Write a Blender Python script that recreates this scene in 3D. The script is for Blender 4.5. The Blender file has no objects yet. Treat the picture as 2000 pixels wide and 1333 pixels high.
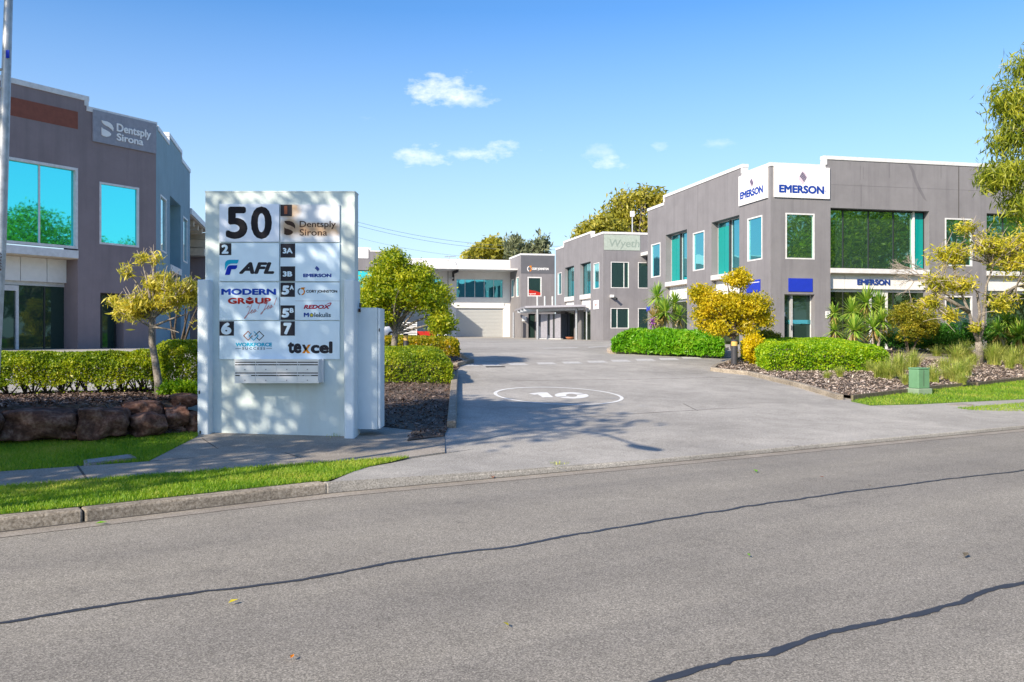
import bpy, bmesh, math, random
import numpy as np
from mathutils import Vector, noise as mnoise

S = bpy.context.scene
COL = S.collection
random.seed(7); RNG = np.random.default_rng(7)

# ------------------------------------------------------------------ camera
F, HY, EYE = 1720.0, 655.0, 1.55           # focal length in photo pixels, horizon row, eye height in metres
cam_d = bpy.data.cameras.new('camera'); cam = bpy.data.objects.new('camera', cam_d); COL.objects.link(cam)
cam_d.sensor_width = 36.0; cam_d.lens = 36.0 * F / 2000.0
cam_d.shift_y = -(666.5 - HY) / 2000.0
cam_d.clip_start = 0.1; cam_d.clip_end = 5000
cam.location = (0, 0, EYE); cam.rotation_euler = (math.pi / 2, 0, 0)
S.camera = cam

# ------------------------------------------------------------------ sky and sun
LX, LY, LZ = 0.62, 0.785, 0.60             # direction the sunlight travels (horizontal part is unit, LZ falls)
SUN_EL = math.atan(LZ); SUN_AZ = math.atan2(-LX, -LY)      # azimuth of the sun measured from +Y to +X
world = bpy.data.worlds.new('World'); S.world = world; world.use_nodes = True
wn, wl = world.node_tree.nodes, world.node_tree.links
wn.clear()
w_out = wn.new('ShaderNodeOutputWorld'); w_bg = wn.new('ShaderNodeBackground'); w_bg.inputs['Strength'].default_value = 0.145
sky = wn.new('ShaderNodeTexSky'); sky.sky_type = 'NISHITA'; sky.sun_disc = False
sky.sun_elevation = SUN_EL; sky.sun_rotation = SUN_AZ
sky.air_density = 1.0; sky.dust_density = 0.7; sky.ozone_density = 2.5; sky.altitude = 0
def wmath(op, a=None, b=None, clamp=False):
    n = wn.new('ShaderNodeMath'); n.operation = op; n.use_clamp = clamp
    for i, v in enumerate((a, b)):
        if v is None: continue
        if isinstance(v, (int, float)): n.inputs[i].default_value = v
        else: wl.new(v, n.inputs[i])
    return n.outputs[0]
w_tc = wn.new('ShaderNodeTexCoord'); w_sep = wn.new('ShaderNodeSeparateXYZ'); wl.new(w_tc.outputs['Generated'], w_sep.inputs[0])
w_y = wmath('MAXIMUM', w_sep.outputs['Y'], 0.05)
w_u = wmath('DIVIDE', w_sep.outputs['X'], w_y); w_v = wmath('DIVIDE', w_sep.outputs['Z'], w_y)
w_nz = wn.new('ShaderNodeTexNoise'); w_nz.inputs['Scale'].default_value = 24; w_nz.inputs['Detail'].default_value = 7; w_nz.inputs['Roughness'].default_value = 0.6
w_mp = wn.new('ShaderNodeMapping'); w_mp.inputs['Scale'].default_value = (1, 1, 2.0); wl.new(w_tc.outputs['Generated'], w_mp.inputs[0]); wl.new(w_mp.outputs[0], w_nz.inputs['Vector'])
w_noise = wmath('MULTIPLY', wmath('SUBTRACT', w_nz.outputs['Fac'], 0.52), 4.6)
def cloud(az, el, ra, re, strength):        # a small cumulus at one direction of the sky (tangents), soft noisy edge
    du = wmath('DIVIDE', wmath('SUBTRACT', w_u, az), ra); dv = wmath('DIVIDE', wmath('SUBTRACT', w_v, el), re)
    rr = wmath('SQRT', wmath('ADD', wmath('MULTIPLY', du, du), wmath('MULTIPLY', dv, dv)))
    m = wmath('ADD', wmath('SUBTRACT', 1.0, rr), w_noise)
    return wmath('MULTIPLY', wmath('MULTIPLY', m, .75, True), strength)
w_m = None
for c in ((-.078, .277, .046, .017, 1.0), (-.055, .268, .03, .010, .6), (-.093, .204, .042, .012, .8), (-.055, .206, .05, .009, .7), (-.026, .208, .044, .012, .8), (.113, .194, .024, .011, .7),
          (.098, .207, .02, .008, .35), (.163, .213, .015, .008, .45), (.238, .218, .022, .006, .3), (-.165, .246, .014, .005, .2)):
    k = cloud(*c); w_m = k if w_m is None else wmath('MAXIMUM', w_m, k)
w_gate = wmath('GREATER_THAN', w_sep.outputs['Y'], 0.06)
w_m = wmath('MULTIPLY', w_m, w_gate)
w_hs = wn.new('ShaderNodeHueSaturation'); w_hs.inputs['Saturation'].default_value = 1.30; w_hs.inputs['Hue'].default_value = 0.506
wl.new(sky.outputs['Color'], w_hs.inputs['Color'])
w_mix = wn.new('ShaderNodeMix'); w_mix.data_type = 'RGBA'
w_hz = wn.new('ShaderNodeMix'); w_hz.data_type = 'RGBA'; w_hz.inputs[7].default_value = (3.0, 3.75, 4.7, 1)      # the air pales towards the horizon
wl.new(wmath('MULTIPLY', wmath('SUBTRACT', 1.0, wmath('MULTIPLY', w_sep.outputs['Z'], 2.9), True), .75), w_hz.inputs[0]); wl.new(w_hs.outputs['Color'], w_hz.inputs[6])
wl.new(w_m, w_mix.inputs[0]); wl.new(w_hz.outputs[2], w_mix.inputs[6]); w_mix.inputs[7].default_value = (6.0, 6.2, 6.4, 1)
wl.new(w_mix.outputs[2], w_bg.inputs['Color']); wl.new(w_bg.outputs[0], w_out.inputs['Surface'])

sun_d = bpy.data.lights.new('sun', 'SUN'); sun_d.energy = 5.0; sun_d.angle = math.radians(0.5); sun_d.color = (1.0, 0.87, 0.70)
sun = bpy.data.objects.new('sun', sun_d); COL.objects.link(sun)
sun.rotation_euler = Vector((LX, LY, -LZ)).to_track_quat('-Z', 'Y').to_euler(); sun.location = (-20, -20, 30)

S.view_settings.view_transform = 'Standard'; S.view_settings.look = 'None'
S.view_settings.exposure = 0.6; S.view_settings.gamma = 1.0
S.cycles.use_denoising = True
S.cycles.max_bounces = 6; S.cycles.diffuse_bounces = 3; S.cycles.glossy_bounces = 4; S.cycles.transmission_bounces = 3; S.cycles.transparent_max_bounces = 6
S.cycles.sample_clamp_indirect = 6

# ------------------------------------------------------------------ terrain: the site rises away from the street
U2 = Vector((0.848, 0.530)); N2 = Vector((-0.530, 0.848))   # along the street, away from the street
GV = [-400, 8.8, 13, 26, 31, 55, 75, 80, 110, 300, 1500]
GZ = [-.15, -.15, .06, .85, 1.05, 1.11, 1.28, 1.38, 1.45, 1.6, 2.0]
def gl(v): return float(np.interp(v, GV, GZ))
def G(x, y): return gl(N2.x * x + N2.y * y)
EU = [-400, .28, 3.4, 7.93, 16.35, 400]; EV = [8.75, 8.78, 9.06, 8.86, 8.63, 8.5]
def vedge(u): return float(np.interp(u, EU, EV))
def UV(u, v): return Vector((U2.x * u + N2.x * v, U2.y * u + N2.y * v))
def gp(px, py, off=0.0):                    # where a line of sight meets the terrain: used to survey the plan
    r = (px - 1000) / F; s = (HY - py) / F; k = N2.x * r + N2.y
    f = lambda d: EYE + s * d - gl(d * k) - off
    d0 = 3.0
    while f(d0) > 0 and d0 < 160: d0 += .25
    a, b = d0 - .25, d0
    for _ in range(30):
        m = (a + b) / 2
        if f(m) > 0: a = m
        else: b = m
    return Vector((r * b, b))
def at(px, py, d): return Vector(((px - 1000) * d / F, d, EYE + (HY - py) * d / F))

# ------------------------------------------------------------------ object helpers
BASE = {}
def new_obj(name, data, parent=None, loc=None):
    o = bpy.data.objects.new(name, data); COL.objects.link(o)
    if parent is not None: o.parent = parent
    if loc is not None: o.location = loc
    return o
def tag(o, label=None, cat=None, group=None, kind=None):
    if label: o['label'] = label
    if cat: o['category'] = cat
    if group: o['group'] = group
    if kind: o['kind'] = kind
    return o
def thing(name, label, cat, loc, group=None):
    o = new_obj(name, None, None, loc); o.empty_display_size = .2
    BASE[o.name] = Vector(loc)
    return tag(o, label, cat, group)
class MB:
    def __init__(s): s.v = []; s.f = []; s.m = []; s.mi = 0
    def add(s, vs, fs):
        b = len(s.v); s.v += [tuple(p) for p in vs]; s.f += [tuple(b + i for i in f) for f in fs]; s.m += [s.mi] * len(fs); return s
    def quad(s, a, b, c, d): return s.add((a, b, c, d), ((0, 1, 2, 3),))
    def frame_box(s, o, a, b, c):           # corner o with three edge vectors
        o, a, b, c = map(Vector, (o, a, b, c))
        vs = [o, o + a, o + a + b, o + b, o + c, o + a + c, o + a + b + c, o + b + c]
        return s.add(vs, ((0, 3, 2, 1), (4, 5, 6, 7), (0, 1, 5, 4), (1, 2, 6, 5), (2, 3, 7, 6), (3, 0, 4, 7)))
    def box(s, x0, x1, y0, y1, z0, z1): return s.frame_box((x0, y0, z0), (x1 - x0, 0, 0), (0, y1 - y0, 0), (0, 0, z1 - z0))
    def tube(s, pts, rad, n=8, cap=True):
        pts = [Vector(p) for p in pts]
        if isinstance(rad, (int, float)): rad = [rad] * len(pts)
        b = len(s.v); prev = None
        for i, p in enumerate(pts):
            t = (pts[min(i + 1, len(pts) - 1)] - pts[max(i - 1, 0)])
            t = t.normalized() if t.length > 1e-9 else Vector((0, 0, 1))
            if prev is None: a = t.orthogonal().normalized()
            else:
                a = prev - t * prev.dot(t)
                a = a.normalized() if a.length > 1e-6 else t.orthogonal().normalized()
            prev = a; c = t.cross(a)
            for k in range(n):
                th = 2 * math.pi * k / n; s.v.append(tuple(p + (a * math.cos(th) + c * math.sin(th)) * rad[i]))
        fs = []
        for i in range(len(pts) - 1):
            for k in range(n):
                fs.append((b + i * n + k, b + i * n + (k + 1) % n, b + (i + 1) * n + (k + 1) % n, b + (i + 1) * n + k))
        if cap: fs.append(tuple(b + k for k in reversed(range(n)))); fs.append(tuple(b + (len(pts) - 1) * n + k for k in range(n)))
        s.f += fs; s.m += [s.mi] * len(fs); return s
    def lathe(s, o, prof, n=20):
        o = Vector(o); b = len(s.v)
        for r, z in prof:
            for k in range(n):
                th = 2 * math.pi * k / n; s.v.append((o.x + r * math.cos(th), o.y + r * math.sin(th), o.z + z))
        fs = [(b + i * n + k, b + i * n + (k + 1) % n, b + (i + 1) * n + (k + 1) % n, b + (i + 1) * n + k) for i in range(len(prof) - 1) for k in range(n)]
        fs.append(tuple(b + k for k in reversed(range(n)))); fs.append(tuple(b + (len(prof) - 1) * n + k for k in range(n)))
        s.f += fs; s.m += [s.mi] * len(fs); return s
    def build(s, name, mats, parent=None, smooth=False, bevel=0, loc=None):
        me = bpy.data.meshes.new(name)
        if parent is not None and parent.name in BASE: base = BASE[parent.name]
        elif loc is not None: base = Vector(loc)
        else: base = Vector((0, 0, 0))
        me.from_pydata([(p[0] - base.x, p[1] - base.y, p[2] - base.z) for p in s.v], [], s.f)
        if not isinstance(mats, (list, tuple)): mats = [mats]
        for m in mats: me.materials.append(m)
        if len(mats) > 1: me.polygons.foreach_set('material_index', s.m)
        if smooth: me.polygons.foreach_set('use_smooth', [True] * len(me.polygons))
        o = new_obj(name, me, parent, None if parent is not None else base)
        BASE[o.name] = base
        if bevel:
            bv = o.modifiers.new('bevel', 'BEVEL'); bv.width = bevel; bv.segments = 2; bv.limit_method = 'ANGLE'; bv.angle_limit = math.radians(50)
        return o
def arr_mesh(name, V, nper, mat, parent=None, smooth=False, loc=None, tris=None):
    """V: (n, nper, 3) array, one polygon per row, or strips given by tris (faces per item)."""
    n = V.shape[0]; V = V.reshape(n, nper, 3).astype(np.float64)
    base = BASE[parent.name] if parent is not None and parent.name in BASE else (Vector(loc) if loc is not None else Vector((0, 0, 0)))
    V = V - np.array(base)
    me = bpy.data.meshes.new(name); me.vertices.add(n * nper); me.vertices.foreach_set('co', V.reshape(-1))
    faces = [tuple(range(nper))] if tris is None else tris
    lens = [len(f) for f in faces]; idx = np.concatenate([np.array(f) for f in faces])
    allidx = (np.arange(n)[:, None] * nper + idx[None, :]).reshape(-1)
    nl = len(allidx); me.loops.add(nl); me.loops.foreach_set('vertex_index', allidx.astype(np.int32))
    tot = np.tile(np.array(lens), n); st = np.concatenate([[0], np.cumsum(tot)[:-1]])
    me.polygons.add(len(tot)); me.polygons.foreach_set('loop_start', st.astype(np.int32))
    try: me.polygons.foreach_set('loop_total', tot.astype(np.int32))
    except Exception: pass
    if smooth: me.polygons.foreach_set('use_smooth', [True] * len(tot))
    me.materials.append(mat); me.update(calc_edges=True)
    o = new_obj(name, me, parent, None if parent is not None else base); BASE[o.name] = base
    return o
def copy_tree(o, parent=None):
    c = o.copy(); COL.objects.link(c); c.parent = parent
    for ch in list(o.children): copy_tree(ch, c)
    return c

# ------------------------------------------------------------------ materials
def nodes(name):
    m = bpy.data.materials.new(name); m.use_nodes = True
    nt = m.node_tree; b = nt.nodes['Principled BSDF']
    return m, nt, b
def ramp(nt, cols, fac=None, pos=None):
    r = nt.nodes.new('ShaderNodeValToRGB'); e = r.color_ramp.elements
    while len(e) < len(cols): e.new(0.5)
    for i, c in enumerate(cols):
        e[i].position = pos[i] if pos else i / (len(cols) - 1); e[i].color = (*c, 1)
    if fac is not None: nt.links.new(fac, r.inputs[0])
    return r
def tex(nt, kind, scale, vec=None, **kw):
    n = nt.nodes.new('ShaderNodeTex' + kind); n.inputs['Scale'].default_value = scale
    for k, v in kw.items(): n.inputs[k].default_value = v
    if vec is not None: nt.links.new(vec, n.inputs['Vector'])
    return n
def coords(nt, sx=1, sy=1, sz=1):
    t = nt.nodes.new('ShaderNodeTexCoord'); mp = nt.nodes.new('ShaderNodeMapping'); mp.inputs['Scale'].default_value = (sx, sy, sz)
    nt.links.new(t.outputs['Object'], mp.inputs[0]); return mp.outputs[0]
def mixc(nt, fac, a, b, mode='MIX'):
    m = nt.nodes.new('ShaderNodeMix'); m.data_type = 'RGBA'; m.blend_type = mode
    for i, v in ((0, fac), (6, a), (7, b)):
        if isinstance(v, (int, float)): m.inputs[i].default_value = v
        elif isinstance(v, tuple): m.inputs[i].default_value = (*v, 1)
        else: nt.links.new(v, m.inputs[i])
    return m.outputs[2]
def bump(nt, b, h, strength=.3, dist=.02):
    n = nt.nodes.new('ShaderNodeBump'); n.inputs['Strength'].default_value = strength; n.inputs['Distance'].default_value = dist
    nt.links.new(h, n.inputs['Height']); nt.links.new(n.outputs[0], b.inputs['Normal'])
def plain(name, c, rough=.5, metal=0.0, var=.12, scale=6, spec=.5):
    m, nt, b = nodes(name); n = tex(nt, 'Noise', scale, coords(nt), Detail=5, Roughness=.6)
    r = ramp(nt, [tuple(x * (1 - var) for x in c), tuple(min(1, x * (1 + var)) for x in c)], n.outputs['Fac'], [.3, .7])
    nt.links.new(r.outputs[0], b.inputs['Base Color']); b.inputs['Roughness'].default_value = rough; b.inputs['Metallic'].default_value = metal
    b.inputs['Specular IOR Level'].default_value = spec
    return m
def painted_wall(name, c, streak=.25, stain=(.12, .115, .13)):
    m, nt, b = nodes(name)
    big = tex(nt, 'Noise', .8, coords(nt), Detail=7, Roughness=.68)
    base = ramp(nt, [tuple(x * .88 for x in c), tuple(x * 1.08 for x in c)], big.outputs['Fac'], [.3, .7])
    st = tex(nt, 'Noise', 1.0, coords(nt, 3.2, 3.2, .2), Detail=6, Roughness=.65)     # rain streaks running down the render
    sr = ramp(nt, [(0, 0, 0), (1, 1, 1)], st.outputs['Fac'], [.46, .85])
    f = nt.nodes.new('ShaderNodeMath'); f.operation = 'MULTIPLY'; f.inputs[1].default_value = streak; nt.links.new(sr.outputs[0], f.inputs[0])
    nt.links.new(mixc(nt, f.outputs[0], base.outputs[0], stain), b.inputs['Base Color'])
    fine = tex(nt, 'Noise', 45, coords(nt), Detail=3); bump(nt, b, fine.outputs['Fac'], .15, .01)
    b.inputs['Roughness'].default_value = .8; b.inputs['Specular IOR Level'].default_value = .25
    return m
def speckled(name, cols, scale, rough=.9, patch=.18, patchscale=.35, bumps=.4, bdist=.006):
    m, nt, b = nodes(name); co = coords(nt)
    a = tex(nt, 'Noise', scale, co, Detail=3, Roughness=.75); v = tex(nt, 'Voronoi', scale * .8, co)
    r = ramp(nt, cols, a.outputs['Fac'], [.32 + .36 * i / (len(cols) - 1) for i in range(len(cols))])
    sp = ramp(nt, [(.82,) * 3, (1.12,) * 3], v.outputs['Color'])
    c1 = mixc(nt, .6, r.outputs[0], sp.outputs[0], 'MULTIPLY')
    p = tex(nt, 'Noise', patchscale, co, Detail=6, Roughness=.62)
    pr = ramp(nt, [(1 - patch,) * 3, (1 + patch,) * 3], p.outputs['Fac'], [.3, .7])
    p2 = tex(nt, 'Noise', patchscale * 6, co, Detail=6, Roughness=.7, Distortion=.6)
    pr2 = ramp(nt, [(1 - patch * .6,) * 3, (1 + patch * .4,) * 3], p2.outputs['Fac'], [.35, .65])
    c2 = mixc(nt, 1.0, mixc(nt, 1.0, c1, pr.outputs[0], 'MULTIPLY'), pr2.outputs[0], 'MULTIPLY')
    nt.links.new(c2, b.inputs['Base Color'])
    b.inputs['Roughness'].default_value = rough; b.inputs['Specular IOR Level'].default_value = .3
    bump(nt, b, a.outputs['Fac'], bumps, bdist)
    return m
def leafmat(name, cols, trans=.35, rough=.5, clump=1.6, spec=.35):
    m, nt, b = nodes(name)
    g = nt.nodes.new('ShaderNodeNewGeometry')
    n = tex(nt, 'Noise', clump, coords(nt), Detail=3)
    mx = nt.nodes.new('ShaderNodeMath'); mx.operation = 'MULTIPLY_ADD'; mx.inputs[1].default_value = .55
    nt.links.new(g.outputs['Random Per Island'], mx.inputs[0])
    sc = nt.nodes.new('ShaderNodeMath'); sc.operation = 'MULTIPLY_ADD'; sc.inputs[1].default_value = 1.1; sc.inputs[2].default_value = -.3
    nt.links.new(n.outputs['Fac'], sc.inputs[0]); nt.links.new(sc.outputs[0], mx.inputs[2])
    r = ramp(nt, cols, mx.outputs[0])
    nt.links.new(r.outputs[0], b.inputs['Base Color']); b.inputs['Roughness'].default_value = rough; b.inputs['Specular IOR Level'].default_value = spec
    t = nt.nodes.new('ShaderNodeBsdfTranslucent'); hs = nt.nodes.new('ShaderNodeHueSaturation'); hs.inputs['Value'].default_value = 1.7; hs.inputs['Saturation'].default_value = 1.1
    nt.links.new(r.outputs[0], hs.inputs['Color']); nt.links.new(hs.outputs[0], t.inputs['Color'])
    ms = nt.nodes.new('ShaderNodeMixShader'); ms.inputs[0].default_value = trans
    nt.links.new(b.outputs[0], ms.inputs[1]); nt.links.new(t.outputs[0], ms.inputs[2])
    nt.links.new(ms.outputs[0], nt.nodes['Material Output'].inputs['Surface'])
    return m
def islandmat(name, cols, rough=.85):
    m, nt, b = nodes(name); g = nt.nodes.new('ShaderNodeNewGeometry')
    r = ramp(nt, cols, g.outputs['Random Per Island']); nt.links.new(r.outputs[0], b.inputs['Base Color']); b.inputs['Roughness'].default_value = rough
    b.inputs['Specular IOR Level'].default_value = .2
    return m
def glassmat(name, c, metal=.92, wave=.02, rough=.02):
    m, nt, b = nodes(name); b.inputs['Base Color'].default_value = (*c, 1); b.inputs['Metallic'].default_value = metal; b.inputs['Roughness'].default_value = rough
    n = tex(nt, 'Noise', .9, coords(nt), Detail=1); bump(nt, b, n.outputs['Fac'], wave, .3)
    return m
M = {}
M['asphalt'] = speckled('asphalt', [(.09, .084, .073), (.240, .222, .190), (.51, .475, .41)], 110, patch=.10, patchscale=.5, bumps=.35, bdist=.006)
def road_wear(m):
    nt = m.node_tree; b = nt.nodes['Principled BSDF']; lk = b.inputs['Base Color'].links[0].from_socket
    t = nt.nodes.new('ShaderNodeTexCoord'); mp = nt.nodes.new('ShaderNodeMapping'); mp.vector_type = 'TEXTURE'; mp.inputs['Rotation'].default_value = (0, 0, math.atan2(.530, .848)); mp.inputs['Scale'].default_value = (14, .9, 1)
    nt.links.new(t.outputs['Object'], mp.inputs[0])
    n = tex(nt, 'Noise', 1.0, mp.outputs[0], Detail=4, Roughness=.6); r = ramp(nt, [(.86, .86, .87), (1.08, 1.075, 1.06)], n.outputs['Fac'], [.35, .65])
    s = tex(nt, 'Noise', 1.3, coords(nt), Detail=8, Roughness=.75); rs = ramp(nt, [(.72, .72, .73), (1, 1, 1)], s.outputs['Fac'], [.28, .40])
    c = mixc(nt, 1.0, mixc(nt, 1.0, lk, r.outputs[0], 'MULTIPLY'), rs.outputs[0], 'MULTIPLY'); nt.links.new(c, b.inputs['Base Color'])
road_wear(M['asphalt'])
M['seal'] = plain('bitumen_seal', (.035, .037, .045), .55)
M['concrete'] = speckled('driveway_concrete', [(.19, .18, .16), (.37, .35, .312), (.54, .51, .46)], 60, patch=.24, patchscale=.25, bumps=.35)
M['path'] = speckled('footpath_concrete', [(.19, .165, .135), (.30, .268, .225), (.41, .375, .32)], 60, patch=.22, patchscale=.6)
M['kerb'] = speckled('kerb_concrete', [(.15, .125, .095), (.29, .25, .195), (.43, .385, .32)], 40, patch=.32, patchscale=1.2, bumps=.5)
M['kerb_warm'] = speckled('kerb_warm_concrete', [(.32, .26, .2), (.46, .38, .3), (.56, .48, .4)], 40, patch=.2, patchscale=1.2)
M['line'] = plain('road_line_paint', (.72, .72, .69), .7, var=.12, scale=9)
M['line_worn'] = plain('worn_line_paint', (.50, .49, .46), .8, var=.22, scale=14)
M['joint'] = plain('joint_filler', (.06, .055, .05), .9)
M['soil'] = speckled('soil', [(.06, .045, .034), (.11, .085, .065), (.18, .145, .115)], 30, patch=.3)
M['turf'] = speckled('turf_soil', [(.05, .09, .012), (.10, .18, .022), (.16, .23, .04)], 30, patch=.2)
M['blade'] = leafmat('grass_blade', [(.06, .17, .008), (.15, .30, .018), (.29, .40, .035), (.48, .44, .10)], .35, .5, .9)
M['chip'] = islandmat('bark_chip', [(.07, .05, .04), (.19, .14, .11), (.33, .26, .21), (.46, .38, .32), (.60, .53, .46)])
M['chip_dark'] = islandmat('dark_bark_chip', [(.03, .02, .016), (.09, .055, .04), (.16, .11, .085), (.26, .21, .19)])
M['grey'] = painted_wall('grey_render', (.222, .217, .230), .5)
M['grey_shade'] = painted_wall('purple_grey_render', (.255, .208, .215), .35, (.11, .09, .10))
M['grey_sky_tint'] = painted_wall('sky_tinted_grey_render', (.25, .37, .42), .18, (.17, .2, .26))  # bluish sky reflection on the unlit side wall, put into its base colour
M['darkband'] = painted_wall('charcoal_render', (.12, .125, .14), .1)
M['white_wall'] = painted_wall('white_render', (.74, .73, .71), .08, (.5, .5, .5))
M['cap'] = plain('white_flashing', (.66, .66, .66), .45)
M['alu'] = plain('silver_aluminium', (.56, .57, .58), .4, .3)
M['white'] = plain('white_paint', (.80, .80, .79), .4, var=.04)
M['black_frame'] = plain('dark_frame', (.03, .035, .035), .4)
M['soffit'] = plain('soffit_board', (.60, .50, .37), .8)
M['fascia'] = plain('fascia_panel', (.74, .74, .72), .5, var=.05)
M['glass'] = glassmat('teal_glass', (.12, .50, .56))
M['glass_front'] = glassmat('green_glass', (.21, .42, .34), .93)
M['glass_cyan'] = glassmat('cyan_mirror_glass', (.10, .80, .80), .97, .005)
M['glass_dark'] = glassmat('dark_glass', (.05, .10, .085), .6)
M['glass_shop'] = glassmat('olive_shop_glass', (.10, .15, .07), .9)
M['teal'] = plain('teal_panel', (.0, .27, .25), .3, var=.05)
M['brown_band'] = plain('rust_paint_band', (.22, .07, .045), .8)
M['signgrey'] = plain('grey_sign_panel', (.28, .28, .32), .5, .1)
M['blue'] = plain('blue_panel', (.012, .035, .42), .45, var=.06)
M['emblue'] = plain('blue_lettering', (.012, .05, .30), .6, spec=.15)
M['emnavy'] = plain('navy_lettering', (.02, .05, .22), .6, spec=.15)
M['signwhite'] = plain('sign_white', (.84, .84, .84), .4, var=.02)
M['purple'] = plain('grey_purple_print', (.12, .09, .17), .5)
M['lilac'] = plain('pale_lilac_print', (.62, .5, .6), .5)
M['palegreen'] = plain('faded_green_panel', (.36, .42, .37), .7)
M['faded'] = plain('faded_print', (.24, .30, .265), .8, var=.35, scale=30)
M['roller'] = plain('roller_door_metal', (.50, .51, .50), .45, .1, var=.04)
M['black'] = plain('black_vinyl', (.018, .016, .02), .6, spec=.15)
M['charcoal'] = plain('charcoal_vinyl', (.035, .033, .04), .6, spec=.15)
M['red'] = plain('red_vinyl', (.46, .028, .02), .6, spec=.15)
M['crimson'] = plain('crimson_vinyl', (.42, .012, .05), .6, spec=.15)
M['pink'] = plain('salmon_script', (.62, .25, .25), .6, spec=.15)
M['cyan'] = plain('cyan_vinyl', (.01, .42, .62), .6, spec=.15)
M['royal'] = plain('royal_blue_vinyl', (.005, .03, .42), .6, spec=.15)
M['modern'] = plain('strong_blue_vinyl', (.01, .06, .40), .6, spec=.15)
M['orange'] = plain('orange_vinyl', (.72, .24, .015), .6, spec=.15)
M['copper'] = plain('copper_vinyl', (.36, .12, .06), .6, spec=.15)
M['brown'] = plain('brown_vinyl', (.06, .035, .025), .6, spec=.15)
M['yellow'] = plain('yellow_vinyl', (.62, .52, .02), .45)
M['slate'] = plain('slate_vinyl', (.10, .15, .20), .6, spec=.15)
M['galv'] = plain('galvanised_steel', (.42, .44, .47), .45, .5, var=.25, scale=14)
M['steel'] = plain('brushed_steel', (.66, .69, .74), .3, .45, var=.06)
M['bark'] = speckled('bark', [(.10, .085, .07), (.22, .195, .165), (.34, .31, .27)], 22, patch=.3, patchscale=3, bumps=.7, bdist=.02)
M['bark_dark'] = speckled('dark_bark', [(.045, .035, .03), (.10, .08, .065), (.16, .135, .115)], 22, patch=.3, patchscale=3, bumps=.7, bdist=.02)
M['twig'] = plain('pale_twig', (.36, .31, .26), .9)
M['rock'] = speckled('brown_boulder', [(.04, .018, .012), (.11, .052, .034), (.22, .13, .09)], 7, patch=.45, patchscale=1.4, bumps=.8, bdist=.03)
M['green_box'] = plain('green_fibreglass', (.13, .28, .15), .5, var=.12, scale=3)
M['green_base'] = plain('pale_green_base', (.22, .30, .20), .7)
M['timber'] = speckled('weathered_timber', [(.10, .085, .055), (.17, .145, .10), (.25, .21, .15)], 20, patch=.3)
M['bollard'] = plain('bollard_charcoal', (.045, .045, .052), .5)
M['amber'] = plain('amber_lens', (.66, .42, .12), .35)
M['terracotta'] = plain('terracotta', (.36, .13, .06), .8)
M['redcar'] = plain('red_car_paint', (.45, .02, .02), .25)
M['whitecar'] = plain('white_car_paint', (.8, .8, .8), .25, var=.02)
M['rubber'] = plain('rubber', (.02, .02, .02), .8)
M['roof'] = plain('roof_sheet', (.45, .45, .46), .6)
M['door_dark'] = plain('dark_blue_door', (.035, .05, .08), .5)
# ------------------------------------------------------------------ lettering
TXT = {}
def text2d(s, bold=0.0, shear=0.0, spacing=1.0, ext=0.0):
    key = (s, bold, shear, spacing, ext)
    if key in TXT: return TXT[key]
    cu = bpy.data.curves.new('t', 'FONT'); cu.body = s; cu.offset = 0; cu.shear = shear; cu.space_character = spacing; cu.extrude = ext; cu.resolution_u = 4
    ob = bpy.data.objects.new('t', cu); COL.objects.link(ob)
    dg = bpy.context.evaluated_depsgraph_get(); me = bpy.data.meshes.new_from_object(ob.evaluated_get(dg))
    v = np.array([x.co[:] for x in me.vertices]); f = [tuple(q.vertices) for q in me.polygons]
    if bold > 0:                             # a heavier weight: the outline stamped round a small circle, each stamp a hair apart in depth
        vs, fs, k = [v], list(f), len(v)
        for i in range(8):
            w_ = v.copy(); w_[:, 0] += bold * math.cos(i * math.pi / 4); w_[:, 1] += bold * math.sin(i * math.pi / 4); w_[:, 2] += .0006 * (i + 1)
            fs += [tuple(q + k * (i + 1) for q in t_) for t_ in f]; vs.append(w_)
        v = np.concatenate(vs); f = fs
    bpy.data.objects.remove(ob); bpy.data.curves.remove(cu); bpy.data.meshes.remove(me)
    lo = v.min(0); hi = v.max(0); v[:, :2] = (v[:, :2] - lo[:2]) / (hi[:2] - lo[:2])
    v[:, 2] = (v[:, 2] + ext) / (2 * ext) if ext else v[:, 2]
    TXT[key] = (v, f); return TXT[key]

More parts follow.
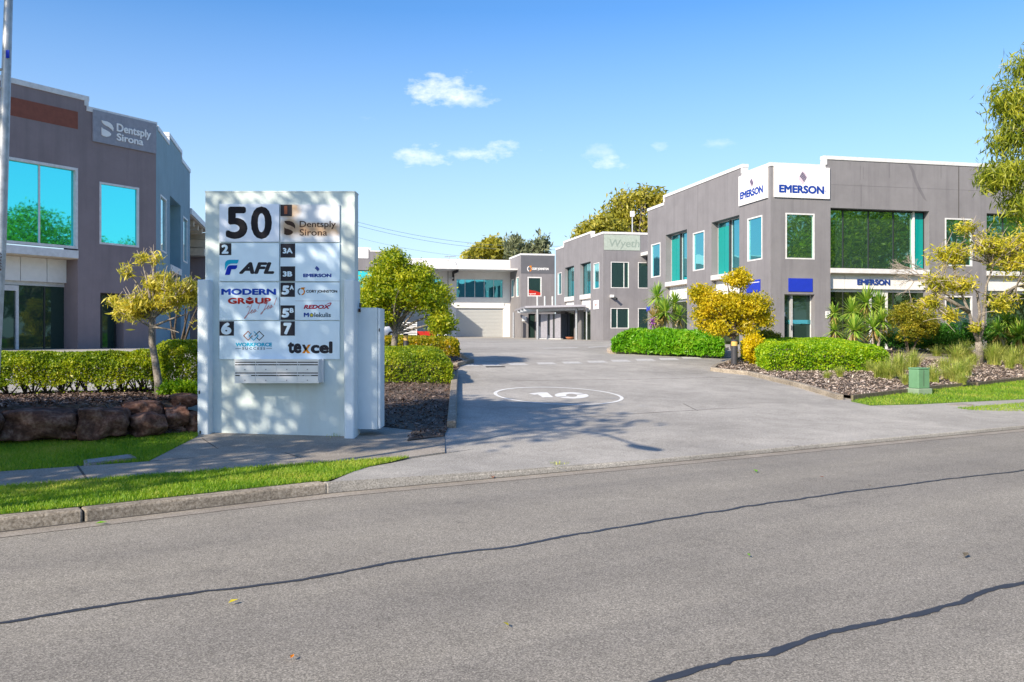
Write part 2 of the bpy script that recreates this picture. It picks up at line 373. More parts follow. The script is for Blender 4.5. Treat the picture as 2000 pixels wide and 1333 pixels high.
class Face:
    """A vertical facade: plan origin O, unit direction D, outward normal n."""
    def __init__(s, O, D, toward=(0, 0)):
        s.O = Vector(O); s.D = Vector(D).normalized(); s.n = Vector((-s.D.y, s.D.x))
        if (Vector(toward) - s.O).dot(s.n) < 0: s.n = -s.n
    def t(s, px):
        r = (px - 1000) / F
        return (r * s.O.y - s.O.x) / (s.D.x - r * s.D.y)
    def z(s, px, py): return EYE + (HY - py) * (s.O.y + s.D.y * s.t(px)) / F
    def P(s, t, z, off=0.0): return Vector((s.O.x + s.D.x * t + s.n.x * off, s.O.y + s.D.y * t + s.n.y * off, z))
    def rect(s, x0, x1, y0, y1, ref=None):
        ref = x0 if ref is None else ref
        a, b = s.t(x0), s.t(x1)
        return (min(a, b), max(a, b), s.z(ref, y1), s.z(ref, y0))
    def slab(s, mb, t0, t1, z0, z1, o0, o1):
        o = s.P(t0, z0, o0); return mb.frame_box(o, s.P(t1, z0, o0) - o, s.P(t0, z0, o1) - o, s.P(t0, z1, o0) - o)
    def shape(s, mb, pts, off, thick=.004):     # flat printed shape from photo-plane points
        P = [s.P(s.t(x), s.z(x, y), off) for x, y in pts]; Q = [p + Vector((s.n.x, s.n.y, 0)) * thick for p in P]
        k = len(P); mb.add(P + Q, [tuple(range(k, 2 * k)), tuple(reversed(range(k)))] + [(i, (i + 1) % k, k + (i + 1) % k, k + i) for i in range(k)])
    def text(s, name, txt, x0, x1, y0, y1, mat, parent, off, bold=.02, shear=0, spacing=1.0, depth=0.0, rot=0.0):
        v, f = text2d(txt, bold, shear, spacing, .05 if depth else 0)
        ta, tb = s.t(x0), s.t(x1); z0, z1 = s.z(x0, y1), s.z(x0, y0); w = abs(tb - ta)
        mb = MB(); vs = []
        for a, b, c in v:
            zz = z0 + (z1 - z0) * b + rot * a * w
            vs.append(s.P(ta + (tb - ta) * a, zz, off + (c * depth if depth else c * .3)))
        mb.add(vs, f); return mb.build(name, mat, parent)

def facade(root, fc, segs, zb, holes, mat, thick=.25, ends=(True, True), name='wall'):
    """A wall slab with real openings. segs: (t0, t1, ztop); holes: (t0, t1, z0, z1, depth)."""
    mb = MB()
    ts = sorted(set([round(x, 4) for s_ in segs for x in s_[:2]] + [round(x, 4) for h in holes for x in h[:2]]))
    ts = [t for t in ts if segs[0][0] - 1e-4 <= t <= segs[-1][1] + 1e-4]
    for a, b in zip(ts[:-1], ts[1:]):
        m = (a + b) / 2
        zt = [s_[2] for s_ in segs if s_[0] - 1e-4 <= m <= s_[1] + 1e-4][0]
        hs = [h for h in holes if h[0] < m < h[1]]
        zs = sorted(set([zb, zt] + [min(max(z, zb), zt) for h in hs for z in h[2:4]]))
        for c, d in zip(zs[:-1], zs[1:]):
            q = (c + d) / 2
            if any(h[2] < q < h[3] for h in hs): continue
            mb.quad(fc.P(a, c), fc.P(b, c), fc.P(b, d), fc.P(a, d))
            mb.quad(fc.P(a, c, -thick), fc.P(a, d, -thick), fc.P(b, d, -thick), fc.P(b, c, -thick))
        mb.quad(fc.P(a, zt), fc.P(b, zt), fc.P(b, zt, -thick), fc.P(a, zt, -thick))
    for i, s_ in enumerate(segs[:-1]):
        z0, z1 = sorted((s_[2], segs[i + 1][2])); t = s_[1]
        mb.quad(fc.P(t, z0), fc.P(t, z1), fc.P(t, z1, -thick), fc.P(t, z0, -thick))
    if ends[0]: t, z = segs[0][0], segs[0][2]; mb.quad(fc.P(t, zb), fc.P(t, z), fc.P(t, z, -thick), fc.P(t, zb, -thick))
    if ends[1]: t, z = segs[-1][1], segs[-1][2]; mb.quad(fc.P(t, zb), fc.P(t, z), fc.P(t, z, -thick), fc.P(t, zb, -thick))
    for h in holes:
        a, b, c, d, dep = h[:5]
        for p, q in (((a, c), (b, c)), ((b, c), (b, d)), ((b, d), (a, d)), ((a, d), (a, c))):
            if p[1] == q[1] == zb: continue
            mb.quad(fc.P(*p), fc.P(*q), fc.P(*q, -dep), fc.P(*p, -dep))
    return mb.build(name, mat, root)
def caps(root, fc, segs, h=.16, over=.035, thick=.30, drop=0.0, ends=(0, 0)):
    mb = MB()
    for i, (a, b, z) in enumerate(segs):
        a2 = a - (ends[0] if i == 0 else 0); b2 = b + (ends[1] if i == len(segs) - 1 else 0)
        if i and segs[i - 1][2] < z: a2 -= .12
        if i and segs[i - 1][2] > z: a2 += .03
        if i < len(segs) - 1 and segs[i + 1][2] < z: b2 += .12
        if i < len(segs) - 1 and segs[i + 1][2] > z: b2 += -.15 + .12 - .003
        fc.slab(mb, a2, b2, z - h, z + .012 - drop, over, -thick)
    for i in range(len(segs) - 1):
        lo, hi = sorted((segs[i][2], segs[i + 1][2])); t = segs[i][1]
        lowright = segs[i + 1][2] < segs[i][2]
        fc.slab(mb, t - .05 if lowright else t - .10, t + .10 if lowright else t + .05, lo + .014, hi - h - .002, over - .003, -thick + .01)
    return mb.build('parapet_flashing', M['cap'], root)
def window(root, fc, r, glass, depth=.06, frame='cap', fw=.07, proud=.015, mull=(), name='window', transom=()):
    """Frame (the part) with its pane (sub-part) filling an opening r = (t0, t1, z0, z1)."""
    a, b, c, d = r; mb = MB(); o1 = -depth
    o0 = proud if depth < .2 else -depth + .05
    fc.slab(mb, a, b, c + .002, c + fw, o0, o1 - .04); fc.slab(mb, a, b, d - fw, d - .002, o0, o1 - .04)
    fc.slab(mb, a + .002, a + fw, c + fw, d - fw, o0, o1 - .04); fc.slab(mb, b - fw, b - .002, c + fw, d - fw, o0, o1 - .04)
    for m_ in mull: fc.slab(mb, m_ - .028, m_ + .028, c + fw, d - fw, -depth + .03, o1 - .03)
    for z_ in transom: fc.slab(mb, a + fw, b - fw, z_ - .03, z_ + .03, -depth + .026, o1 - .03)
    w = mb.build(name, M[frame], root)
    p = MB(); fc.slab(p, a + .01, b - .01, c + .01, d - .01, -depth, -depth - .02); p.build('pane', M[glass], w)
    return w
def panel(root, fc, r, mat, off=.0, thick=.04, name='sign_panel'):
    mb = MB(); fc.slab(mb, *r, off + .003, off + thick); return mb.build(name, M[mat] if isinstance(mat, str) else mat, root)
def flat_roof(root, pts, z, mat='roof'):
    mb = MB(); k = len(pts)
    mb.add([(p[0], p[1], z) for p in pts] + [(p[0], p[1], z - .2) for p in pts], [tuple(range(k)), tuple(reversed(range(k, 2 * k)))] + [(i, (i + 1) % k, k + (i + 1) % k, k + i) for i in range(k)])
    return mb.build('roof', M[mat], root)
def fascia_bay(root, fc, r, zlip_top, zlip_bot, zpan, zbase, seams, glass, depth, doors=(), dframe='cap'):
    """Under an upper window: white lip, soffit, fascia panels with seams, then the ground-floor glazing."""
    a, b = r[:2]
    mb = MB(); fc.slab(mb, a + .003, b - .003, zlip_bot, zlip_top, .05, -depth + .1); mb.build('window_ledge', M['cap'], root)
    mb = MB(); fc.slab(mb, a + .004, b - .004, zlip_bot - .03, zlip_bot - .003, .02, -depth + .1); mb.build('soffit', M['soffit'], root)
    cuts = [a + .01] + sorted(seams) + [b - .01]
    for p, q in zip(cuts[:-1], cuts[1:]):
        mb = MB(); fc.slab(mb, p + .012, q - .012, zpan, zlip_bot - .035, -depth + .20, -depth - .1); mb.build('fascia_panel', M['fascia'], root)
    mb = MB(); fc.slab(mb, a + .01, b - .01, zpan - .14, zlip_bot - .04, -depth + .06, -depth - .1); mb.build('transom', M['alu'], root)
    g = MB(); fc.slab(g, a + .01, b - .01, zbase, zpan - .14, -depth + .02, -depth - .02)
    for p in cuts[1:-1]: fc.slab(g, p - .02, p + .02, zbase, zpan - .14, -depth + .05, -depth + .021)
    gl_ = MB(); fc.slab(gl_, a + .01, b - .01, zbase, zpan - .14, -depth + .02, -depth - .02)
    for p in cuts[1:-1]:
        sf = MB(); fc.slab(sf, p - .025, p + .025, zbase, zpan - .14, -depth + .05, -depth - .03); sf.build('shopfront_mullion', M['black_frame'], root)
    gl_.build('shopfront_glass', M[glass], root)
    for (p, q) in doors:
        d = MB()
        for x0, x1, z0, z1 in ((p, p + .09, zbase, zpan - .16), (q - .09, q, zbase, zpan - .16), (p + .09, q - .09, zpan - .34, zpan - .16), (p + .09, q - .09, zbase, zbase + .2)):
            fc.slab(d, x0, x1, z0, z1, -depth + .10, -depth + .022)
        dd = d.build('door', M[dframe], root)
        h = MB(); fc.slab(h, q - .16, q - .11, zbase + .9, zbase + 1.25, -depth + .14, -depth + .101); h.build('handle', M['alu'], dd)

# printed emblems ------------------------------------------------------------
def diamond(fc, root, x0, x1, y0, y1, off, cols=('purple', 'lilac'), slant=0.0):
    """A tilted lozenge of stacked wave bands."""
    def pt(a, b):     # a across, b down
        return (x0 + (x1 - x0) * a, y0 + (y1 - y0) * b + slant * (a - .5))
    T, R, B_, L = (.5, 0), (1, .42), (.5, 1), (0, .58)
    def lerp(p, q, k): return (p[0] + (q[0] - p[0]) * k, p[1] + (q[1] - p[1]) * k)
    mbs = (MB(), MB()); n = 7
    for i in range(n):
        k0, k1 = i / n + .012, (i + 1) / n - .012
        q = [lerp(T, L, k0), lerp(R, B_, k0), lerp(R, B_, k1), lerp(T, L, k1)]
        bow = .05
        m1 = lerp(q[0], q[1], .5); m2 = lerp(q[3], q[2], .5)
        pts = [q[0], (m1[0], m1[1] - bow), q[1], q[2], (m2[0], m2[1] - bow), q[3]]
        fc.shape(mbs[0 if (1 <= i <= 4) else 1], [pt(*p) for p in pts], off)
    mbs[0].build('emblem', M[cols[0]], root); mbs[1].build('emblem', M[cols[1]], root)
def s_emblem(fc, root, x0, x1, y0, y1, mat, off, thick=.004, slope=0.0):
    """A rounded D made of two leaves parted by an S-shaped gap."""
    def pt(a, b): return (x0 + (x1 - x0) * a, y0 + (y1 - y0) * b + slope * a)
    up = [(0.02, 0), (.45, 0), (.7, .05), (.88, .16), (1, .35), (.97, .55), (.85, .45), (.6, .34), (.3, .27), (.1, .16)]
    lo = [(.02, .45), (.12, .52), (.4, .58), (.65, .66), (.8, .76), (.76, .86), (.62, .95), (.45, 1), (.2, 1), (.02, .93)]
    mb = MB(); fc.shape(mb, [pt(*p) for p in up], off, thick); fc.shape(mb, [pt(*p) for p in lo], off, thick); mb.build('emblem', mat, root)
def ring_emblem(fc, root, x0, x1, y0, y1, off, ca, cb):
    cx, cy, rx, ry = (x0 + x1) / 2, (y0 + y1) / 2, (x1 - x0) / 2, (y1 - y0) / 2
    for a0, a1, m, dx in ((100, 260, ca, -.12), (-92, 105, cb, .1)):
        mb = MB(); pts = []
        for i in range(17): a = math.radians(a0 + (a1 - a0) * i / 16); pts.append((a, 1.0))
        o = [(cx + dx * rx + rx * .88 * math.cos(a), cy - ry * .88 * math.sin(a)) for a, _ in pts]
        i_ = [(cx + dx * rx * 1.3 + rx * .52 * math.cos(a), cy - ry * .56 * math.sin(a)) for a, _ in pts]
        for k in range(16): fc.shape(mb, [o[k], o[k + 1], i_[k + 1], i_[k]], off)
        if m == cb: fc.shape(mb, [(cx + .02 * rx, y0), (x1, y0), (x1 - .1 * rx, y0 + .3 * ry), (cx + .02 * rx, y0 + .3 * ry)], off + .0005)
        mb.build('emblem', M[m], root)

# ================================================================== LEFT BUILDING (front turned 45 degrees)
SIDE = Vector((-.221, .975)); FRONT = Vector((.975, .221))
CL = Vector((-13.46, 33.3))
b1 = thing('office_building', 'dark purple grey two storey office with bright cyan mirror windows behind the left hedge', 'building', (CL.x, CL.y, G(CL.x, CL.y)))
fF = Face(CL, (-.532, -.847)); fS = Face(CL, SIDE, (0, 30))
zb = .55
zc = fF.z(305, 240); zh = fF.z(165, 188)
tst = fF.t(167); tend = fF.t(-330)
W1 = fF.rect(-75, 152, 329, 487, 152); W2 = fF.rect(194, 271.5, 355, 477, 194)
lipt, lipb = fF.z(150, 490), fF.z(150, 505)
DW = fF.rect(196, 242, 572, 700, 196); DW = (DW[0], DW[1], zb, DW[3])
bay = (W1[0], W1[1], zb, W1[3], .85)
facade(b1, fF, [(0, tst, zc), (tst, tend, zh)], zb, [bay, (*W2, .06), (*DW, .5)], M['grey_shade'], ends=(False, True))
caps(b1, fF, [(0, tst, zc), (tst, tend, zh)], ends=(.03, .03))
seam = [fF.t(x) for x in (61, 113, -30)]
window(b1, fF, W1, 'glass_cyan', .12, mull=[fF.t(80), fF.t(-2)], fw=.09)
fascia_bay(b1, fF, W1, lipt, lipb, fF.z(110, 550), zb, seam, 'glass_dark', .85, doors=[tuple(sorted((fF.t(6), fF.t(61))))])
window(b1, fF, W2, 'glass_cyan', .06, fw=.07)
window(b1, fF, DW, 'glass_dark', .5, 'black_frame', mull=[fF.t(214)])
band = MB(); bt = fF.rect(-30, 152, 219, 253, 152); fF.slab(band, *bt, .003, .006); band.build('painted_band', M['brown_band'], b1)
# side
e1, e2, e3 = fS.t(330), fS.t(354), fS.t(371)
zs1 = fS.z(306, 244); zs2 = zs1 + .34
sw1 = fS.rect(313, 325, 379, 498, 313); sw1 = (sw1[0], sw1[1], fS.z(325, 497), fS.z(313, 379))
so = fS.rect(332, 353, 382, 540, 332); so = (so[0], so[1], zb, fS.z(332, 382))
sw2 = fS.rect(357.5, 366, 421, 516, 366); sw2 = (sw2[0], sw2[1], fS.z(366, 516), fS.z(366, 429.5))
sg = [(0, e1, zs1), (e1, e2, zs2), (e2, e3, zs1)]
facade(b1, fS, sg, zb, [(*sw1, .06), (*so, .8), (*sw2, .06)], M['grey_sky_tint'], ends=(False, True))
caps(b1, fS, sg, drop=.003, ends=(-.31, .03))
window(b1, fS, sw1, 'glass', .06); window(b1, fS, sw2, 'glass', .06)
window(b1, fS, (so[0], so[1], lipt, so[3]), 'glass', .8, 'alu', mull=[(so[0] + so[1]) / 2])
fascia_bay(b1, fS, so, lipt, lipb, lipb - .8, zb, [], 'glass_dark', .8)
flat_roof(b1, [fF.P(.3, 0, -.3)[:2], fF.P(tend, 0, -.3)[:2], fF.P(tend, 0, -16)[:2], fS.P(e3 + 14, 0, -18)[:2], fS.P(e3, 0, -.3)[:2]], zc - .5)
# link bay beyond: awning with timber-look soffit over a dark recess
lk0, lk1 = e3 + .02, fS.t(406)
za = fS.z(372, 408)
mb = MB(); fS.slab(mb, lk0, lk1, za - .28, za, .08, -6.0); mb.build('awning', M['cap'], b1)
mb = MB(); fS.slab(mb, lk0, lk1, za - .32, za - .283, .0, -6.0); mb.build('awning_soffit', M['soffit'], b1)
mb = MB()
for k in range(4): fS.slab(mb, lk0 + .4 + k * 1.7, lk0 + .75 + k * 1.7, za - .62, za - .325, -.1, -5.8)
mb.build('awning_beam', M['soffit'], b1)
mb = MB(); fS.slab(mb, lk1 - .2, lk1 - .01, zb, za - 1.75, -.05, -7.0); mb.build('recess_wall', M['grey_shade'], b1)
for k in range(3):
    mb = MB(); fS.slab(mb, lk1 - .3 - .5 * (2 - k), lk1 - .02, za - 1.74 + k * .48, za - 1.34 + k * .48, -.06, -7.0); mb.build('recess_board', M['soffit'], b1)
# end and back walls so that the block is whole from the side
fE = Face(fF.P(tend, 0)[:2], -SIDE.orthogonal() if False else (-.847, .532)); 
mb = MB(); fF.slab(mb, tend - .25, tend, zb, zh - .2, -.26, -16); mb.build('end_wall', M['grey_shade'], b1)

s1 = thing('wall_sign', 'grey panel with raised white "Dentsply Sirona" lettering on the dark building corner', 'sign', fF.P(1.5, fF.z(240, 300), 0))
sp = fF.rect(180, 303.5, 243, 301, 303.5); panel(s1, fF, sp, 'signgrey', .0, .06, 'sign_board')
s_emblem(fF, s1, 195.5, 219, 236, 266, M['white'], .064, .03, slope=5)
def slanted_text(fc, nm, txt, x0, x1, y0, y1, *a, **k): return fc.text(nm, txt, x0, x1, y0, y1, *a, **k)
fF.text('lettering', 'Dentsply', 225.5, 292, 241.5, 262, M['signwhite'], s1, .064, .022, depth=.03)
fF.text('lettering', 'Sirona', 225.5, 277, 260.5, 275, M['signwhite'], s1, .064, .022, depth=.03)

# ================================================================== RIGHT BUILDING
C2 = Vector((12.04, 41.0))
b2 = thing('office_building', 'light grey two storey corner office with white boards right of the driveway', 'building', (C2.x, C2.y, G(C2.x, C2.y)))
eR = Face(C2, FRONT); eL = Face(C2, SIDE, (0, 41))
zb = .7; zc = eR.z(1506, 318)
stp = eR.t(1613); zh = eR.z(1613.5, 305); endR = 27.0
r1 = eR.rect(1534, 1591, 416, 506.5, 1534)
r2 = eR.rect(1622, 1815, 406, 524, 1622)
r3 = eR.rect(1845.5, 1899, 426, 520, 1845.5)
r4 = (eR.t(1927), eR.t(1927) + 5.3, r2[2], r2[3])
dr = eR.rect(1532, 1591, 575, 690, 1532); dr = (dr[0], dr[1], zb, dr[3])
r3b = (r3[0], r3[1], zb + .3, eR.z(1846, 578))
b_2 = (r2[0], r2[1], zb, r2[3], .45); b_4 = (r4[0], r4[1], zb, r4[3], .45)
r5 = (r4[1] + 1.0, r4[1] + 2.5, r3[2], r3[3]); b_6 = (r4[1] + 3.5, r4[1] + 8.8, zb, r4[3], .45)
holes = [(*r1, .06), b_2, (*r3, .06), b_4, (*dr, .35), (*r3b, .06), (*r5, .06), b_6]
facade(b2, eR, [(0, stp, zc), (stp, endR, zh)], zb, holes, M['grey'], ends=(False, True))
caps(b2, eR, [(0, stp, zc), (stp, endR, zh)], ends=(.035, .03))
window(b2, eR, r1, 'glass_front', .06); window(b2, eR, r3, 'glass_front', .06); window(b2, eR, r3b, 'glass_dark', .06); window(b2, eR, r5, 'glass_front', .06)
lt, lb, zp = eR.z(1622, 524), eR.z(1622, 533), eR.z(1622, 563.5)
for r, sm, drs in ((r2, [eR.t(x) for x in (1656, 1706, 1755)], [tuple(sorted((eR.t(1708), eR.t(1743))))]), (r4, [r4[0] + 1.3, r4[0] + 2.7, r4[0] + 4.0], []), (b_6, [b_6[0] + 1.3, b_6[0] + 2.7, b_6[0] + 4], [])):
    window(b2, eR, (r[0], r[1], lt, r[3]), 'glass_front', .42, 'black_frame', fw=.05, mull=sm)
    fascia_bay(b2, eR, r, lt, lb, zp, zb, sm, 'glass_shop', .45, drs)
mb = MB(); eR.slab(mb, eR.t(1791.5), eR.t(1794.5), lt + .01, r2[3] - .01, -.30, -.418); mb.build('window_post', M['white'], b2)
mb = MB(); eR.slab(mb, eR.t(1795), eR.t(1803), lt + .06, r2[3] - .06, -.38, -.417); eR.slab(mb, eR.t(1803.6), r2[1] - .06, lt + .06, r2[3] - .06, -.38, -.417); mb.build('glazed_panel', M['teal'], b2)
window(b2, eR, dr, 'glass_dark', .35, 'cap', fw=.03)
mb = MB(); eR.slab(mb, eR.t(1549), eR.t(1553), zb, dr[3], -.22, -.345)
dd = mb.build('door', M['alu'], b2)
mb = MB(); eR.slab(mb, dr[0] + .03, dr[1] - .03, eR.z(1553, 625), eR.z(1553, 633), -.30, -.345); mb.build('rail', M['glass'], dd)
mb = MB(); eR.slab(mb, eR.t(1550), eR.t(1551), eR.z(1553, 645), eR.z(1553, 636), -.18, -.219); mb.build('handle', M['black_frame'], dd)
mb = MB(); eR.slab(mb, eR.t(1534), eR.t(1541), eR.z(1534, 618), eR.z(1534, 610), -.335, -.348); mb.build('door_notice', M['signwhite'], dd)
# vertical movement joint with its paler line
mb = MB(); jt = eR.t(1872.5); eR.slab(mb, jt - .02, jt + .02, r3[3], zh - .2, .002, .004); mb.build('movement_joint', M['joint'], b2)
# weathering marks with a shape of their own: a slanting scrape and old drip lines
M['stain'] = painted_wall('old_wall_stain', (.17, .165, .18), .6, (.10, .10, .12))
def stain(fc, root, pts, off=.003):
    mb = MB(); fc.shape(mb, pts, off, .001); return mb.build('wall_stain', M['stain'], root)
stain(eR, b2, [(1772, 319), (1777, 319), (1786, 335), (1791, 352), (1799, 370), (1806, 384), (1810, 394), (1803, 388), (1793, 371), (1786, 356), (1780, 336)])
for x, y0, y1, w in ((1680, 324, 352, 1.0), (1686, 326, 350, .8), (1681, 361, 404, 1.6), (1736, 317, 348, 1.4), (1837, 322, 350, 1.6), (1660, 318, 332, .8)): stain(eR, b2, [(x, y0), (x + w, y0), (x + w * .8, y1), (x + w * .2, y1)])
mb = MB(); zj = eR.z(1700, 364)
eR.slab(mb, stp + .1, endR - .1, zj - .008, zj + .008, .002, .004); mb.build('form_line', M['stain'], b2)
for x in (1362.5,): 
    mb = MB(); t_ = eL.t(x); eL.slab(mb, t_ - .012, t_ + .012, eL.z(x, 449), eL.z(x, 362), .002, .004); mb.build('movement_joint', M['stain'], b2)
# left face
q1, q2, q3 = eL.t(1449), eL.t(1297.5), eL.t(1265)
zs = zc; zs2 = eL.z(1447, 322.5)
w1 = eL.rect(1460, 1489, 420, 507, 1489); o2 = eL.rect(1389.5, 1444, 420, 534, 1444)
wm = eL.rect(1353.6, 1376, 450, 527, 1376); o1 = eL.rect(1300, 1341.7, 448, 546, 1341.7)
wl_ = eL.rect(1272, 1290, 473.6, 540.5, 1290)
lt2, lb2 = eL.z(1341.7, 546), eL.z(1341.7, 554.5)
dl = eL.rect(1462, 1487, 618, 690, 1487); dl = (dl[0], dl[1], zb, dl[3])
holes = [(*w1, .06), (o2[0], o2[1], zb, o2[3], .45), (*wm, .06), (o1[0], o1[1], zb, o1[3], .45), (*wl_, .06), (*dl, .35)]
sgl = [(0, q1, zs), (q1, q2, zs2), (q2, q3, zs)]
facade(b2, eL, sgl, zb, holes, M['grey'], ends=(False, True)); caps(b2, eL, sgl, drop=.003, ends=(-.31, .03))
for r in (w1, wm, wl_): window(b2, eL, r, 'glass', .06)
for r in (o1, o2):
    mid = r[0] + (r[1] - r[0]) * .5
    window(b2, eL, (r[0], r[1], lt2, r[3]), 'glass', .42, 'alu', fw=.05, mull=[mid])
    mb = MB(); sp_ = r[1] - r[0]
    for p_, q_ in ((mid + .16, mid + sp_ * .25), (mid + sp_ * .25 + .025, r[1] - .06)): eL.slab(mb, p_, q_, lt2 + .06, r[3] - .3, -.38, -.417)
    mb.build('glazed_panel', M['teal'], b2)
    mb = MB(); eL.slab(mb, mid + .03, mid + .15, lt2 + .06, r[3] - .06, -.30, -.417); mb.build('window_post', M['black_frame'], b2)
    fascia_bay(b2, eL, r, lt2, lb2, lb2 - .82, zb, [mid], 'glass_shop', .45)
window(b2, eL, dl, 'glass_dark', .35, 'black_frame', fw=.04)
flat_roof(b2, [eR.P(.3, 0, -.3)[:2], eR.P(endR, 0, -.3)[:2], eR.P(endR, 0, -15)[:2], eL.P(q3, 0, -.3)[:2]], zc - .5)
mb = MB(); eL.slab(mb, q3 - .25, q3 - .004, zb, zc - .3, -.26, -26); mb.build('end_wall', M['grey'], b2)
mb = MB(); eR.slab(mb, endR - .25, endR - .004, zb, zh - .3, -.26, -15); mb.build('end_wall', M['grey'], b2)

s2 = thing('wall_sign', 'large white board reading EMERSON facing the street on the grey building corner', 'sign', eR.P(1.5, eR.z(1560, 390)))
panel(s2, eR, eR.rect(1511, 1619, 324, 385.5, 1511), 'signwhite', .0, .07, 'sign_board')
eR.text('lettering', 'EMERSON', 1520, 1608, 361, 377, M['emblue'], s2, .073, .05, depth=.004)
eR.text('trade_mark', 'TM', 1609, 1612, 373, 376.5, M['emblue'], s2, .073, .01)
diamond(eR, s2, 1557, 1575.5, 334, 362, .073, slant=0)
s3 = thing('wall_sign', 'white EMERSON board around the corner facing the driveway', 'sign', eL.P(.5, eL.z(1470, 395)))
panel(s3, eL, eL.rect(1445, 1500.5, 325.5, 387, 1500), 'signwhite', .0, .07, 'sign_board')
eL.text('lettering', 'EMERSON', 1448, 1493, 376.5, 391, M['emblue'], s3, .073, .05, depth=.004)
diamond(eL, s3, 1465.5, 1475, 347, 369, .073)
s4 = thing('wall_sign', 'plain blue panel above the glass corner door', 'sign', eR.P(1.5, eR.z(1560, 570)))
panel(s4, eR, eR.rect(1539.5, 1586.5, 543.8, 569.8, 1539), 'blue', .0, .03, 'sign_board')
s5 = thing('wall_sign', 'blue panel on the driveway face half hidden by the yellow tree', 'sign', eL.P(.9, eL.z(1480, 570)))
panel(s5, eL, eL.rect(1459, 1485.5, 545.8, 569.8, 1485), 'blue', .0, .03, 'sign_board')
mb = MB(); r = eL.rect(1463, 1484, 550.2, 551.6, 1484); eL.slab(mb, *r, .031, .033); mb.build('stripe', M['white'], s5)
s6 = thing('wall_sign', 'small square blue panel at the far end of the driveway face behind the yuccas', 'sign', eL.P(15, eL.z(1267, 607)))
panel(s6, eL, eL.rect(1263.4, 1269.5, 598.5, 608, 1269), 'blue', .0, .03, 'sign_board')
s7 = thing('fascia_lettering', 'navy EMERSON letters on white fascia panels over the ground floor windows', 'sign', eR.P(eR.t(1675), eR.z(1675, 556), -.7))
eRf = Face(eR.P(0, 0, -.248)[:2], FRONT)
eRf.text('lettering', 'EMERSON', 1674, 1738, 545.8, 556.8, M['emnavy'], s7, 0.0, .045, depth=.03)
s8 = thing('wall_notice', 'small white notice beside the big ground floor window', 'notice', eR.P(eR.t(1612), eR.z(1612, 622)))
panel(s8, eR, eR.rect(1612, 1621, 608.5, 621.5, 1612), 'signwhite', .0, .02, 'notice_board')
mb = MB()
for y in (610.5, 612.5, 615, 617, 619): r = eR.rect(1614, 1619, y, y + .6, 1614); eR.slab(mb, *r, .021, .023)
mb.build('notice_print', M['slate'], s8)

# ================================================================== MIDDLE RIGHT BUILDING
C3 = Vector((7.14, 69.0))
b3 = thing('office_building', 'grey two storey office with faded green panel next to the carport', 'building', (C3.x, C3.y, G(C3.x, C3.y)))
wR = Face(C3, FRONT); wL = Face(C3, SIDE, (0, 69)); zb = .95; zc = wR.z(1178, 453)
a1 = wR.rect(1193, 1228.5, 511.5, 563, 1193); a2 = wR.rect(1192.5, 1228.5, 602, 642, 1193)
a3 = (wR.t(1246), wR.t(1246) + 3.2, a1[2], a1[3]); a4 = (a3[0], a3[1], a2[2] - .25, a2[3])
facade(b3, wR, [(0, 20, zc)], zb, [(*a1, .06), (*a2, .06), (*a3, .06), (*a4, .06)], M['grey'], ends=(False, True)); caps(b3, wR, [(0, 20, zc)], ends=(.035, .03))
window(b3, wR, a1, 'glass_front', .06, fw=.06, mull=[a1[0] + 1.1]); window(b3, wR, a2, 'glass_front', .06, fw=.06, mull=[a2[0] + .55]); window(b3, wR, a3, 'glass_front', .06, fw=.06); window(b3, wR, a4, 'glass_front', .06, fw=.06)
k1, k2, k3 = wL.t(1154.5), wL.t(1101.5), wL.t(1085.5)
zs2 = zc + .38; sgw = [(0, k1, zc), (k1, k2, zs2), (k2, k3, zc)]
x1 = wL.rect(1159.5, 1170.6, 512.6, 563.7, 1170); x2 = wL.rect(1133, 1153.4, 511, 585, 1153); x3 = wL.rect(1103, 1121, 519, 588, 1121); x4 = wL.rect(1089.5, 1097, 532, 575.4, 1097)
hl = [(*x1, .06), (x2[0], x2[1], zb, x2[3], .35), (x3[0], x3[1], zb, x3[3], .35), (*x4, .06)]
facade(b3, wL, sgw, zb, hl, M['grey'], ends=(False, True)); caps(b3, wL, sgw, drop=.003, ends=(-.31, .03))
window(b3, wL, x1, 'glass', .06, fw=.06); window(b3, wL, x4, 'glass', .06, fw=.06)
lt3, lb3 = wL.z(1153, 574), wL.z(1153, 583)
for r in (x2, x3):
    window(b3, wL, (r[0], r[1], lt3, r[3]), 'glass', .33, 'black_frame', fw=.05, mull=[(r[0] + r[1]) / 2]); fascia_bay(b3, wL, r, lt3, lb3, lb3 - .9, zb, [(r[0] + r[1]) / 2], 'glass_shop', .35)
flat_roof(b3, [wR.P(.3, 0, -.3)[:2], wR.P(20, 0, -.3)[:2], wR.P(20, 0, -14)[:2], wL.P(k3, 0, -.3)[:2]], zc - .5)
mb = MB(); wL.slab(mb, k3 - .25, k3 - .004, zb, zc - .3, -.26, -19); mb.build('end_wall', M['grey'], b3)
mb = MB(); r = wR.rect(1251, 1275, 494.5, 500.5, 1251); wR.slab(mb, *r, .04, 2.0); mb.build('awning', M['cap'], b3)
mb = MB(); wR.slab(mb, r[0] + .5, r[0] + .7, r[2] - .7, r[2] - .003, .004, 1.0); mb.build('awning_bracket', M['charcoal'], b3)
s9 = thing('wall_sign', 'pale green panel with ghosted old lettering on the middle grey building', 'sign', wR.P(1, wR.z(1200, 489)))
panel(s9, wR, wR.rect(1179.5, 1250, 458.3, 488.5, 1180), 'palegreen', .0, .03, 'sign_board')
wR.text('faded_lettering', 'Wyeth', 1190, 1249, 467.5, 487, M['faded'], s9, .033, .012, .12)
s10 = thing('security_camera', 'white wall camera under the upper window of the middle grey building', 'camera', wR.P(1, wR.z(1195, 580)))
